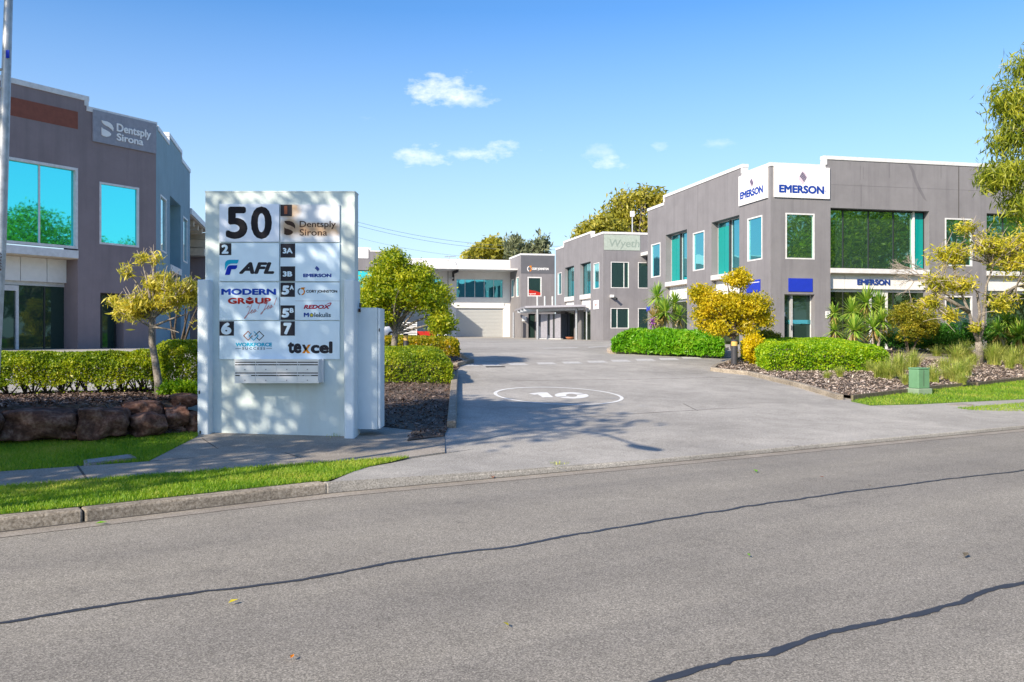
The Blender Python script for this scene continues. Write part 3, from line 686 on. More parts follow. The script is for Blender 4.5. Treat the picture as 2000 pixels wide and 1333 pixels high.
mb = MB(); r = wR.rect(1191, 1196.5, 576.5, 581.5, 1191); wR.slab(mb, *r, .004, .35); mb.build('bracket', M['white'], s10)
mb = MB(); r = wR.rect(1196.8, 1200, 578.5, 583.5, 1191); mb.tube([wR.P(r[0], (r[2] + r[3]) / 2, .2), wR.P(r[1], r[2] - .05, .5)], .1, 10); mb.build('lens', M['black_frame'], s10)
s11 = thing('unit_number_sign', 'small white board with red unit number beside the carport', 'sign', wL.P(2, wL.z(1165, 605)))
panel(s11, wL, wL.rect(1160, 1169.3, 586.5, 604, 1169), 'signwhite', .0, .05, 'sign_board')
wL.text('unit_number', '247', 1162, 1167.5, 594, 598.5, M['red'], s11, .053, .03)
mast = thing('flue_mast', 'thin pole with a white box on top rising over the middle grey roof', 'mast', at(1235, 452, 73))
mb = MB(); mb.tube([at(1235, 462, 73), at(1235, 423, 73)], .05, 8); mb.build('pole', M['galv'], mast)
p = at(1235, 418.5, 73); mb = MB(); mb.box(p.x - .17, p.x + .17, p.y - .15, p.y + .15, p.z - .23, p.z + .23); mb.build('mast_box', M['white'], mast, bevel=.03)

# ================================================================== BACK RIGHT UNIT (behind the carport)
C4 = Vector((.878, 87.3))
b4 = thing('office_building', 'narrow grey unit with charcoal top band and red window banner behind the carport', 'building', (C4.x, C4.y, G(C4.x, C4.y)))
cR = Face(C4, FRONT); cL = Face(C4, SIDE, (-20, 80)); zb = 1.1; zc = cR.z(1017.5, 495.5)
f1 = cR.rect(1030.3, 1058, 541, 579.5, 1030); wE = cR.t(1083.5)
d1 = cR.rect(1032, 1046, 613, 664, 1032); d1 = (d1[0], d1[1], zb, d1[3])
facade(b4, cR, [(0, wE, zc)], zb, [(*f1, .06), (*d1, .2)], M['grey'], ends=(False, True)); caps(b4, cR, [(0, wE, zc)], ends=(.035, .03), h=.16)
w = window(b4, cR, f1, 'glass_front', .06, fw=.12)
bn = MB(); tz = f1[2] + .12
cR.shape(bn, [(1031.5, 566), (1037, 567), (1047, 569), (1057, 572.5), (1057, 579), (1031.5, 579)], -.05, .02); bn.build('banner', M['red'], w)
cR.text('banner_lettering', 'report2', 1032.5, 1046.5, 572.6, 576.2, M['white'], w, -.027, .03, .2)
mb = MB(); cR.slab(mb, 0.01, wE - .01, cR.z(1018, 534.5), zc - .165, .003, .012); mb.build('charcoal_band', M['darkband'], b4)
window(b4, cR, d1, 'glass_dark', .2, 'black_frame', fw=.1)
j3 = 5.2
g1 = cL.rect(1008.6, 1013.8, 541, 580, 1013); g2 = cL.rect(998.7, 1004, 545, 581, 1004)
facade(b4, cL, [(0, j3, zc)], zb, [(*g1, .06), (*g2, .06)], M['grey'], ends=(False, True)); caps(b4, cL, [(0, j3, zc)], drop=.003, ends=(-.31, .03), h=.16)
window(b4, cL, g1, 'glass', .06, fw=.1); window(b4, cL, g2, 'glass', .06, fw=.1)
flat_roof(b4, [cR.P(.3, 0, -.3)[:2], cR.P(wE, 0, -.3)[:2], cR.P(wE, 0, -9)[:2], cL.P(j3 + 5, 0, -.3)[:2]], zc - .5)
mb = MB(); cR.slab(mb, wE - .25, wE - .004, zb, zc - .3, -.26, -9); mb.build('end_wall', M['grey'], b4)
s12 = thing('fascia_lettering', 'small white CORY JOHNSTON letters with orange ring emblem on the charcoal band', 'sign', cR.P(1, cR.z(1030, 530)))
ring_emblem(cR, s12, 1029.5, 1038.5, 519.5, 531.5, .014, 'white', 'orange')
cR.text('lettering', 'CORY JOHNSTON', 1038.8, 1071.5, 523, 528.8, M['white'], s12, .014, .06)
s13 = thing('wall_notice', 'white notice board on the wall left of the dark door behind the carport', 'notice', cR.P(.5, cR.z(1022, 628)))
panel(s13, cR, cR.rect(1019.5, 1028, 618, 628, 1019), 'signwhite', .0, .06, 'notice_board')

# ================================================================== WHITE WAREHOUSE AT THE BACK
WO = Vector((-.2, 92.0))
b5 = thing('warehouse', 'white warehouse with long awning and grey roller door closing the far end of the yard', 'building', (WO.x - 5, 91, G(WO.x, 91)))
hF = Face(WO + FRONT * 2.5, -FRONT); zb = 1.1; zc = hF.z(990, 508.5)
h1 = hF.rect(890.8, 982.6, 545, 581.8, 891); h2 = hF.rect(890.8, 982.6, 602.5, 657, 891); h2 = (h2[0], h2[1], zb, h2[3])
h3 = hF.rect(796, 862, 545, 581.8, 862); h4 = hF.rect(782, 872, 602.5, 657, 872); h4 = (h4[0], h4[1], zb, h4[3])
LE = 26.0
facade(b5, hF, [(0, LE, zc)], zb, [(*h1, .1), (*h2, .15), (*h3, .1), (*h4, .15)], M['white_wall']); caps(b5, hF, [(0, LE, zc)], h=.1)
window(b5, hF, h1, 'glass', .1, 'alu', fw=.06, mull=[hF.t(x) for x in (908.5, 927.5, 946, 964.5)]); window(b5, hF, h3, 'glass', .1, 'alu', fw=.06, mull=[hF.t(830)])
for hh in (h2, h4):
    mb = MB(); n = 22; dz = (hh[3] - hh[2]) / n
    for k in range(n): hF.slab(mb, hh[0] + .02, hh[1] - .02, hh[2] + k * dz + .02, hh[2] + (k + 1) * dz - .012, -.09, -.13)
    hF.slab(mb, hh[0] + .02, hh[1] - .02, hh[2], hh[3], -.13, -.15)
    mb.build('roller_door', M['roller'], b5)
mb = MB(); ra = hF.rect(800, 1006, 529.8, 533.6, 1000); hF.slab(mb, 0.35, ra[1] + 6, ra[2] + .06, ra[3], .02, 3.4); mb.build('awning', M['cap'], b5)
mb = MB()
for x in (885, 780): t = hF.t(x); hF.slab(mb, t - .1, t + .1, ra[2] - .9, ra[2] - .004, .004, .12); hF.slab(mb, t - .1, t + .1, ra[2] - .2, ra[2] + .056, .121, 2.9)
mb.build('awning_bracket', M['charcoal'], b5)
mb = MB(); r = hF.rect(889, 984, 591.5, 602, 889); hF.slab(mb, r[0], r[1], r[2], r[3], .004, .10); mb.build('lintel', M['white_wall'], b5)
mb = MB(); r = hF.rect(984, 996, 585, 600, 990); hF.slab(mb, hF.t(996), hF.t(984), zb, h2[3] + .3, .004, .08); mb.build('pilaster', M['white_wall'], b5)
mb = MB(); r = hF.rect(878.5, 883.5, 543, 546, 880); mb.lathe(hF.P((r[0] + r[1]) / 2, r[2], .3), [(.02, .22), (.16, .2), (.2, .1), (.16, 0)], 12); mb.build('wall_lamp', M['alu'], b5)
mb = MB(); mb.tube([hF.P(hF.t(895), hF.z(895, 528), .05), hF.P(hF.t(887), hF.z(887, 515), 1.2), hF.P(hF.t(884), hF.z(884, 515), 1.5)], .04, 6); mb.tube([hF.P(hF.t(887), hF.z(887, 515), 1.2), hF.P(hF.t(888), hF.z(888, 528), .05)], .03, 6); mb.build('stay_bracket', M['galv'], b5)
mb = MB(); t = hF.t(875); hF.slab(mb, t - .03, t + .03, zb, zc - .12, .002, .005); mb.build('movement_joint', M['joint'], b5)
flat_roof(b5, [hF.P(.3, 0, -.3)[:2], hF.P(LE - .1, 0, -.3)[:2], hF.P(LE - .1, 0, -16)[:2], hF.P(.3, 0, -16)[:2]], zc - .4)
ant = thing('antenna', 'small fishbone aerial standing on the white warehouse roof', 'antenna', at(877, 506, 94))
mb = MB(); mb.tube([at(877, 507, 94), at(877.5, 500, 94)], .03, 6); mb.tube([at(868, 502.2, 94), at(890, 501.2, 94)], .03, 6)
for x in (870, 873, 876, 880, 884, 888): mb.tube([at(x, 502, 93.6) , at(x + 1.2, 500.6, 94.4)], .02, 4)
mb.build('aerial', M['galv'], ant)

# ================================================================== GREY UNIT LEFT OF THE YARD
C6 = Vector((-10.53, 82.0))
b6 = thing('office_building', 'pale grey unit with plain white board half hidden by the sign and the round tree', 'building', (C6.x, C6.y, G(C6.x, C6.y)))
gF = Face(C6, -FRONT); zb = 1.1; zc = gF.z(779, 491); zh = gF.z(722, 484.5)
tA = gF.t(722); tB = 24.0
m1 = gF.rect(655, 740, 528, 575, 700); m2 = gF.rect(655, 740, 600, 650, 700)
sgg = [(0, tA, zc), (tA, tB, zh)]
facade(b6, gF, sgg, zb, [(*m1, .25), (*m2, .25)], M['grey'], ends=(False, True)); caps(b6, gF, sgg, h=.1, ends=(.03, .03))
window(b6, gF, m1, 'glass_cyan', .25, 'black_frame', mull=[gF.t(698), gF.t(720)]); window(b6, gF, m2, 'glass', .25, 'black_frame', mull=[gF.t(698)])
gS = Face(C6, SIDE, (0, 85)); facade(b6, gS, [(0, 7.2, zc)], zb, [], M['grey'], ends=(False, True)); caps(b6, gS, [(0, 7.2, zc)], h=.1, drop=.003, ends=(-.31, .0))
flat_roof(b6, [gF.P(.3, 0, -.3)[:2], gF.P(tB, 0, -.3)[:2], gF.P(tB, 0, -9)[:2], gS.P(7, 0, -.3)[:2]], zc - .4)
s14 = thing('wall_sign', 'blank white board on the pale grey unit just right of the big directory sign', 'sign', gF.P(3, gF.z(710, 505)))
panel(s14, gF, gF.rect(680, 719.5, 483.5, 505, 710), 'signwhite', .0, .05, 'sign_board')

# ================================================================== CARPORT AND GATES
cp = thing('carport', 'flat white carport roof on round posts in front of the narrow back unit', 'carport', (3.5, 76, G(3.5, 76)))
Pn, Pf = [Vector((1.12, 76.0)), Vector((6.1, 72.6))], [Vector((.25, 86.8)), Vector((5.3, 83.0))]
zr = EYE + 57 * 76 / F
mb = MB(); vs = [(*p, z) for z in (zr, zr - .17) for p in (Pn[0], Pn[1], Pf[1], Pf[0])]
mb.add(vs, [(0, 1, 2, 3), (7, 6, 5, 4), (0, 4, 5, 1), (1, 5, 6, 2), (2, 6, 7, 3), (3, 7, 4, 0)]); mb.build('carport_roof', M['signgrey'], cp)
mb = MB()
for k in (.12, .4, .7): a = Pn[0].lerp(Pf[0], k); b = Pn[1].lerp(Pf[1], k); d = (b - a); mb.frame_box((*a, zr - .42), (d.x, d.y, 0), (-.03, .15, 0), (0, 0, .245))
mb.build('roof_beam', M['galv'], cp)
for px, d in ((1050, 75.6), (1126, 74.2), (1003, 86), (1146, 73.4)):
    q = at(px, 655, d); z0 = G(q.x, q.y)
    mb = MB(); mb.tube([(q.x, q.y, z0), (q.x, q.y, zr - .3)], .10 if px != 1146 else .07, 12); mb.build('post', M['galv'], cp)
for i, x in enumerate((1049.5, 1064, 1079)):
    q = at(x, 655, 80); mb = MB(); zt = EYE + (HY - 579) * 80 / F
    mb.tube([(q.x, q.y, zr - .1), (q.x, q.y, zt)], .08, 10); mb.build('vent_pipe', M['alu'], cp)
gt = thing('enclosure_gate', 'light grey sheet gates with dark slots standing under the carport', 'gate', at(1075, 664, 77))
q0, q1_ = at(1056, 655, 77.5), at(1095, 655, 75.6); gz = G(q0.x, q0.y); gfa = Face(q0[:2], (q1_ - q0)[:2]); L = (q1_ - q0).length
for a, b in ((0, .36), (.46, .62), (.70, 1.0)):
    mb = MB(); gfa.slab(mb, L * a + .02, L * b - .02, gz + .12, gz + 2.2, 0, -.06); mb.build('gate_leaf', M['signgrey'], gt)
mb = MB(); gfa.slab(mb, L * .36, L * .46, gz + .4, gz + 2.2, -.03, -.08); gfa.slab(mb, L * .62, L * .70, gz + .2, gz + 2.2, -.03, -.08); mb.build('gate_slot', M['black_frame'], gt)
mb = MB(); gfa.slab(mb, -.1, L + .1, gz - .05, gz + .09, .05, -.2); mb.build('gate_kerb', M['alu'], gt)
sc = thing('timber_screen', 'dark blue screen wall filling the back of the carport', 'screen', at(1100, 664, 79))
q0, q1_ = at(1047, 655, 80.5), at(1140, 655, 78.5); sfa = Face(q0[:2], (q1_ - q0)[:2]); L = (q1_ - q0).length; gz = G(q0.x, q0.y)
for k in range(6):
    mb = MB(); sfa.slab(mb, L * k / 6 + .02, L * (k + 1) / 6 - .02, gz, zr - .6, -.02 * (k % 2), -.12); mb.build('screen_panel', M['door_dark'], sc)
pt = thing('planter_bowl', 'low terracotta bowl on the paving under the carport', 'pot', at(1113, 664, 75))
q = at(1113, 655, 75.2); mb = MB(); mb.lathe((q.x, q.y, G(q.x, q.y) + .01), [(.22, 0), (.32, .12), (.38, .22), (.34, .22), (.27, .14)], 18); mb.build('bowl', M['terracotta'], pt, smooth=True)

# ================================================================== UTILITY POLE AND WIRES FAR BEHIND
up = thing('utility_pole', 'distant power pole whose insulators peek out beside the directory sign', 'pole', at(686, 655, 118))
mb = MB(); mb.tube([at(686, 655, 118), at(686, 415, 118)], [.22, .16], 10); mb.build('pole', M['bark_dark'], up)
mb = MB(); a = at(677, 440, 118); mb.box(a.x, a.x + 1.5, a.y - .08, a.y + .08, a.z - .1, a.z + .1); mb.build('crossarm', M['bark_dark'], up)
for x, y in ((697, 425), (698, 433.5)):
    c = at(x, y, 118); mb = MB(); mb.lathe((c.x, c.y, c.z - .15), [(.05, 0), (.16, .05), (.08, .12), (.16, .18), (.05, .3)], 10); mb.build('insulator', M['slate'], up)
for i, (p0, p1, sag, lab) in enumerate((((698, 434, 118), (1120, 480, 125), 1.2, 'upper dark power cable crossing the sky behind the white warehouse'),
                                       ((698, 441, 118), (1130, 486, 125), 1.3, 'second power cable hanging just under the upper one'),
                                       ((690, 462, 118), (1010, 505, 125), .8, 'faint lowest power cable just over the white warehouse roof'))):
    a, b = at(*p0), at(*p1); pts = [a.lerp(b, k / 16) - Vector((0, 0, sag * 4 * (k / 16) * (1 - k / 16))) for k in range(17)]
    mb = MB(); mb.tube(pts, .022 if i < 2 else .014, 5); tag(mb.build('power_cable', M['slate'], None, loc=a), lab, 'cable', 'power cables in the sky')
# ================================================================== GROUND
from mathutils.geometry import tessellate_polygon
def poly_bm(pts):
    bm = bmesh.new(); vs = [bm.verts.new((p[0], p[1], 0)) for p in pts]
    for t in tessellate_polygon([[Vector((p[0], p[1], 0)) for p in pts]]):
        try: bm.faces.new([vs[i] for i in t])
        except ValueError: pass
    bmesh.ops.recalc_face_normals(bm, faces=bm.faces[:]); return bm
def drape(name, pts, zfun, mat, kind='structure', breaks=(), skirt=0.0, parent=None):
    bm = poly_bm(pts)
    for v in list(GV[1:-1]) + list(breaks):
        o = UV(0, v)
        bmesh.ops.bisect_plane(bm, geom=bm.verts[:] + bm.edges[:] + bm.faces[:], plane_co=(o.x, o.y, 0), plane_no=(N2.x, N2.y, 0))
    for v in bm.verts: v.co.z = zfun(v.co.x, v.co.y)
    if skirt:
        ed = [e for e in bm.edges if e.is_boundary]
        r = bmesh.ops.extrude_edge_only(bm, edges=ed)
        for v in [g for g in r['geom'] if isinstance(g, bmesh.types.BMVert)]: v.co.z -= skirt
    bm.normal_update(); bmesh.ops.recalc_face_normals(bm, faces=bm.faces[:])
    me = bpy.data.meshes.new(name); bm.to_mesh(me); bm.free(); me.materials.append(mat)
    if me.polygons and sum(p.normal.z * p.area for p in me.polygons) < 0: me.flip_normals()
    o = new_obj(name, me, parent); BASE[o.name] = Vector((0, 0, 0))
    if kind: o['kind'] = kind
    return o
def vv(x, y): return N2.x * x + N2.y * y
def uu(x, y): return U2.x * x + U2.y * y
def strip(mb, pts, w, z0, z1, side=0):        # a band of width w along a plan polyline, from z0(x,y) to z1(x,y)
    pts = [Vector(p[:2]) for p in pts]; L, R = [], []
    for i, p in enumerate(pts):
        d = (pts[min(i + 1, len(pts) - 1)] - pts[max(i - 1, 0)]).normalized(); n = Vector((-d.y, d.x))
        L.append(p + n * w * (.5 + side)); R.append(p - n * w * (.5 - side))
    vs = []
    for l, r in zip(L, R):
        c = (l + r) / 2; a, b = z0(c.x, c.y), z1(c.x, c.y)
        vs += [(l.x, l.y, a), (l.x, l.y, b), (r.x, r.y, b), (r.x, r.y, a)]
    fs = []
    for i in range(len(pts) - 1):
        k = 4 * i
        for q in range(3): fs.append((k + q, k + q + 1, k + 5 + q, k + 4 + q))
    fs += [(0, 3, 2, 1), (len(vs) - 4, len(vs) - 3, len(vs) - 2, len(vs) - 1)]
    mb.add(vs, fs)
def resample(pts, step):
    out = [Vector(pts[0][:2])]
    for a, b in zip(pts[:-1], pts[1:]):
        a, b = Vector(a[:2]), Vector(b[:2]); n = max(1, int((b - a).length / step))
        out += [a.lerp(b, (i + 1) / n) for i in range(n)]
    return out

big = [(-900, -700), (900, -700), (900, 1500), (-900, 1500)]
drape('ground', big, lambda x, y: G(x, y) - .12, M['soil'])
edge_us = [-120, -60, -30, -10, -4, .28, 1.8, 3.4, 5.5, 7.93, 12, 16.35, 30, 60, 120]
edge = [UV(u, vedge(u)) for u in edge_us]
road_pts = [UV(-120, .9)] + [UV(120, .9)] + [UV(u, vedge(u) - .24) for u in reversed(edge_us)]
drape('road', road_pts, lambda x, y: -.15, M['asphalt'])
gut = [UV(u, vedge(u)) for u in edge_us] + [UV(u, vedge(u) - .25) for u in reversed(edge_us)]
drape('gutter', gut, lambda x, y: -.146, M['path'])
mb = MB(); strip(mb, resample([UV(u, vedge(u) - .012) for u in edge_us[2:]], .5), .03, lambda x, y: -.145, lambda x, y: -.143); tag(mb.build('gutter_joint', M['joint']), kind='structure')
drape('far_verge', [UV(-120, .75), UV(120, .75), UV(120, -60), UV(-120, -60)], lambda x, y: -.0, M['turf'])
mb = MB(); strip(mb, [UV(-120, .82), UV(120, .82)], .16, lambda x, y: -.2, lambda x, y: .01); tag(mb.build('kerb_opposite', M['kerb']), kind='structure').name = 'opposite_kerb'
# bitumen crack sealing: wandering dark bands on the asphalt
def seal(pxs, w):
    P = [gp(*p) for p in pxs]; P = resample(P, .04); mb = MB(); out = []
    for i, p in enumerate(P):
        k = mnoise.noise((i * .05, w * 77, 0)) * .045 + mnoise.noise((i * .2, w * 31, 3)) * .02 + mnoise.noise((i * .55, w * 13, 6)) * .014
        out.append(p + Vector((N2.x, N2.y)) * k)
    L, R = [], []
    for i, p in enumerate(out):
        d = (out[min(i + 1, len(out) - 1)] - out[max(i - 1, 0)]).normalized(); n = Vector((-d.y, d.x)); ww = w * (.9 + .4 * mnoise.noise((i * .17, 9, w)) + .5 * mnoise.noise((i * .8, 4, w)))
        L.append(p + n * ww / 2); R.append(p - n * ww / 2)
    vs = [(q.x, q.y, -.146) for pr in zip(L, R) for q in pr]
    mb.add(vs, [(2 * i, 2 * i + 1, 2 * i + 3, 2 * i + 2) for i in range(len(out) - 1)])
    return tag(mb.build('crack_seal', M['seal']), kind='structure')
seal([(-700, 1318), (0, 1217), (330, 1166), (590, 1133), (730, 1105), (990, 1069), (1270, 1020), (1500, 984), (1680, 959), (1850, 937), (2000, 920), (2600, 828)], .05)
seal([(1150, 1385), (1290, 1333), (1420, 1290), (1500, 1277), (1590, 1244), (1700, 1217), (1870, 1178), (1930, 1157), (2000, 1141), (2700, 940)], .058)
# yard and driveway concrete: one sheet from the crossover to the rear buildings
dl_ = [UV(u, vedge(u)) for u in (3.35, 5.5, 7.93, 12, 16.35, 30, 60)]
dpts = [Vector(p) for p in dl_] + [UV(60, 110), UV(-60 + 70, 125), Vector((-70, 90)), Vector((-40, 26)), UV(-30, 17.2), UV(-6, 17.2), gp(700, 800), gp(868, 838), gp(868, 888), gp(800, 899), gp(765, 910), gp(720, 922), gp(690, 935)]
dz = lambda x, y: (max(G(x, y), -.10 + .062 * min(1, max(0, (6.6 - uu(x, y)) / 3))) + .012)
drape('driveway', dpts, dz, M['concrete'], skirt=.09)
def joint(pxs, w=.018, zf=dz):
    mb = MB(); strip(mb, resample([gp(*p) for p in pxs], .6), w, lambda x, y: zf(x, y) - .002, lambda x, y: zf(x, y) + .003); return tag(mb.build('expansion_joint', M['joint']), kind='structure')
joint([(868, 838), (868, 888)]); joint([(868, 888), (1000, 868), (1165, 815), (1400, 800), (1640, 792)], .014); joint([(1335, 790), (1480, 860), (1560, 880)], .012); joint([(1090, 820), (1300, 806), (1500, 796)], .010)
joint([(1000, 745), (1250, 742), (1420, 738)], .012)
fpz = lambda x, y: max(G(x, y), -.05) + .022
fpts = [(-900, 1020.5), (0, 956), (500, 918), (800, 899), (869, 888), (869, 855), (795, 865), (808, 842), (745, 836), (560, 838), (400, 842), (385, 856), (290, 905), (0, 925), (-900, 987)]
drape('footpath', [gp(*p) for p in fpts], fpz, M['path'], skirt=.05)
joint([(150, 912), (170, 942)], .025, fpz); joint([(545, 884), (612, 908)], .02, fpz); joint([(395, 860), (425, 880)], .015, fpz); joint([(290, 905), (545, 884), (600, 880)], .01, fpz)
# kerb left of the crossover, in two lengths, dying into the lip
kz = lambda x, y: -.034
us = [-120, -60, -30, -10, -4, -1, .55]
tag_k = []
for seg in ([-120, -60, -30, -10, -4, -1, .93], [.942, 1.6, 2.4, 3.0, 3.315]):
    mb = MB(); strip(mb, [UV(u, vedge(u) + .09) for u in seg], .18, lambda x, y: -.2, kz); tag(mb.build('street_kerb', M['kerb'], bevel=.02), kind='structure')
mb = MB(); strip(mb, [UV(u, vedge(u) + .06) for u in (3.318, 3.5, 3.75, 4.1, 5.5, 7.93, 12, 16.35, 30, 60)], .13, lambda x, y: -.2, lambda x, y: -.085 + .048 * max(0, min(1, 1 - (uu(x, y) - 3.4) / .8))); tag(mb.build('driveway_lip', M['concrete'], bevel=.015), kind='structure')
# grass verges
vgz = lambda x, y: max(G(x, y), -.046) + .012
va = [gp(0, 1003)] ; kerbline = [UV(u, vedge(u) + .18) for u in (-30, -10, -4, -1, 1, 2.2, 3.25)]
vA = [Vector(p) for p in kerbline] + [UV(3.36, vedge(3.36) + .1), gp(690, 935), gp(720, 922), gp(765, 910), gp(800, 899), gp(500, 918), gp(0, 956), gp(-900, 1020.5)]
drape('front_verge', vA, vgz, M['turf'])
vB = [gp(-900, 987), gp(0, 925), gp(290, 905), gp(385, 856), gp(392, 838), gp(200, 850), gp(0, 864), gp(-900, 935)]
drape('back_verge', vB, lambda x, y: G(x, y) + .014, M['turf'])
vC = [gp(1662, 786), gp(1700, 795), gp(1790, 793), gp(2000, 783), gp(2600, 757), gp(2600, 688), gp(2000, 744), gp(1840, 762), gp(1740, 774)]
vD = [gp(1866, 801), gp(2000, 791), gp(2600, 764), gp(2600, 790), gp(2000, 808.5), gp(1900, 806)]
drape('right_verge', vC, lambda x, y: G(x, y) + .035, M['turf'], skirt=.03); drape('right_strip_verge', vD, lambda x, y: G(x, y) + .03, M['turf'], skirt=.03)
def inside(P, poly):
    x, y = P[:, 0], P[:, 1]; c = np.zeros(len(P), bool); n = len(poly)
    for i in range(n):
        x0, y0 = poly[i][0], poly[i][1]; x1, y1 = poly[(i + 1) % n][0], poly[(i + 1) % n][1]
        k = ((y0 > y) != (y1 > y)) & (x < (x1 - x0) * (y - y0) / ((y1 - y0) or 1e-9) + x0); c ^= k
    return c
def scatter(poly, n, xmin=-1e9, near=0):
    a = np.array([(p[0], p[1]) for p in poly]); lo, hi = a.min(0), a.max(0); out = []; tot = 0
    while tot < n:
        P = RNG.uniform(lo, hi, (n * 2, 2)); P = P[inside(P, poly)]
        P = P[(np.abs(P[:, 0]) < .66 * P[:, 1] + .5)]
        out.append(P); tot += len(P)
        if len(out) > 60: break
    return np.concatenate(out)[:n]
def blades(name, P, z, hmin, hmax, w, mat, lean=.5, parent=None, label=None):
    n = len(P); a = RNG.uniform(0, 2 * np.pi, n); h = RNG.uniform(hmin, hmax, n); l = RNG.uniform(.1, lean, n) * h; b = a + RNG.uniform(-1.2, 1.2, n) + np.pi / 2
    V = np.zeros((n, 5, 3)); dx, dy = np.cos(b) * w / 2, np.sin(b) * w / 2; lx, ly = np.cos(a) * l, np.sin(a) * l
    for k, (s, hh, ll) in enumerate(((-1, 0, 0), (1, 0, 0), (.8, .55, .35), (-.8, .55, .35))):
        V[:, k, 0] = P[:, 0] + dx * s + lx * ll; V[:, k, 1] = P[:, 1] + dy * s + ly * ll; V[:, k, 2] = z + h * hh
    V[:, 4, 0] = P[:, 0] + lx; V[:, 4, 1] = P[:, 1] + ly; V[:, 4, 2] = z + h
    return arr_mesh(name, V, 5, mat, parent, tris=[(0, 1, 2, 3), (3, 2, 4)])
for nm, poly, n, zf, hm in (('front_grass', vA, 42000, vgz, .05), ('back_grass', vB, 42000, lambda x, y: G(x, y) + .014, .055), ('right_grass', vC, 26000, lambda x, y: G(x, y) + .035, .06), ('right_strip_grass', vD, 9000, lambda x, y: G(x, y) + .03, .06)):
    P = scatter(poly, n); z = np.array([zf(*p) for p in P])
    tag(blades(nm, P, z, hm * .3, hm, .007 if n > 30000 else .011, M['blade'], 1.1), kind='stuff')
# driveway markings
dm = lambda x, y: dz(x, y) + .005
def ground_shape(name, polys, mat, zf=dm):
    mb = MB()
    for pl in polys:
        P = [gp(*p) for p in pl]; mb.add([(p.x, p.y, zf(p.x, p.y)) for p in P], [tuple(range(len(P)))])
    return tag(mb.build(name, mat), kind='structure')
ring = []
def rpt(a, k): return (1091 + k * (122 * math.cos(a) + 36 * math.sin(a)), 775 + k * 17.5 * math.sin(a) - (1 - k) * 1.5)
for i in range(64):
    a0, a1 = 2 * math.pi * i / 64, 2 * math.pi * (i + 1) / 64
    ring.append([rpt(a0, 1), rpt(a1, 1), rpt(a1, .945), rpt(a0, .945)])
ground_shape('speed_limit_ring', ring, M['line'])
one = [[(1032, 770.5), (1056, 768), (1069, 768.4), (1081, 777.8), (1060, 778.2), (1050.5, 772.2), (1043.5, 772.8)]]
zero = []
for i in range(28):
    a0, a1 = 2 * math.pi * i / 28, 2 * math.pi * (i + 1) / 28
    if abs(math.sin((a0 + a1) / 2 + .62)) < .13: continue
    o = lambda a, rx, ry: (1116.5 + rx * math.cos(a) + .45 * ry * math.sin(a), 774.2 + ry * math.sin(a))
    zero.append([o(a0, 33, 6.2), o(a1, 33, 6.2), o(a1, 11, 3.2), o(a0, 11, 3.2)])
ground_shape('speed_limit_number', one + zero, M['line'])
for cx, cy in ((916, 715.2), (959, 714.6), (1011, 713), (1066, 711.3), (1116, 709.8), (1165, 708), (1211, 706.2), (1259, 704.3), (1305, 702.6), (1349, 700.2), (1385, 697.5)):
    ground_shape('crossing_dash', [[(cx - 19, cy - 1.9), (cx + 13, cy - 2.2), (cx + 23, cy + 1.7), (cx - 14, cy + 2)]], M['line_worn'])
for pl in ([(1060, 681), (1128, 679.4), (1128, 680.6), (1060, 682)], [(1148, 679), (1188, 676.6), (1188, 678), (1150, 680.2)], [(1020, 690.2), (1080, 690.8), (1080, 691.6), (1020, 691)]):
    ground_shape('bay_line', [pl], M['line_worn'])
ground_shape('drain_grate', [[(948, 717), (985, 716.6), (988, 718.6), (950, 719)]], M['joint'])

# ------------------------------------------------------------------ garden beds with kerbs
kbz = lambda x, y: G(x, y) + .13
def kerbing(pxs, mat, w=.15, h=.13):
    mb = MB(); strip(mb, resample([gp(*p) for p in pxs], .8), w, lambda x, y: G(x, y) - .1, lambda x, y: G(x, y) + h); return tag(mb.build('garden_kerb', mat, bevel=.02), kind='structure')
kerbing([(882, 838), (884.5, 800), (886, 770), (888, 745), (889.5, 735)], M['kerb'])
kerbing([(889, 718), (905, 713.5), (921, 709.5), (912, 703), (902, 698)], M['kerb'])
kerbing([(1642, 782), (1560, 757), (1466, 734.5)], M['kerb']); kerbing([(1464, 734), (1425, 730), (1392, 726), (1398, 720), (1440, 706)], M['kerb'])
kerbing([(1240, 668), (1205, 679), (1189, 687), (1192, 691.5), (1290, 692.5), (1392, 691.5), (1403, 689), (1420, 684)], M['kerb_warm'])
kerbing([(1742, 684.5), (1762, 683), (1800, 689.5), (1855, 701)], M['kerb_warm'], .16, .1)
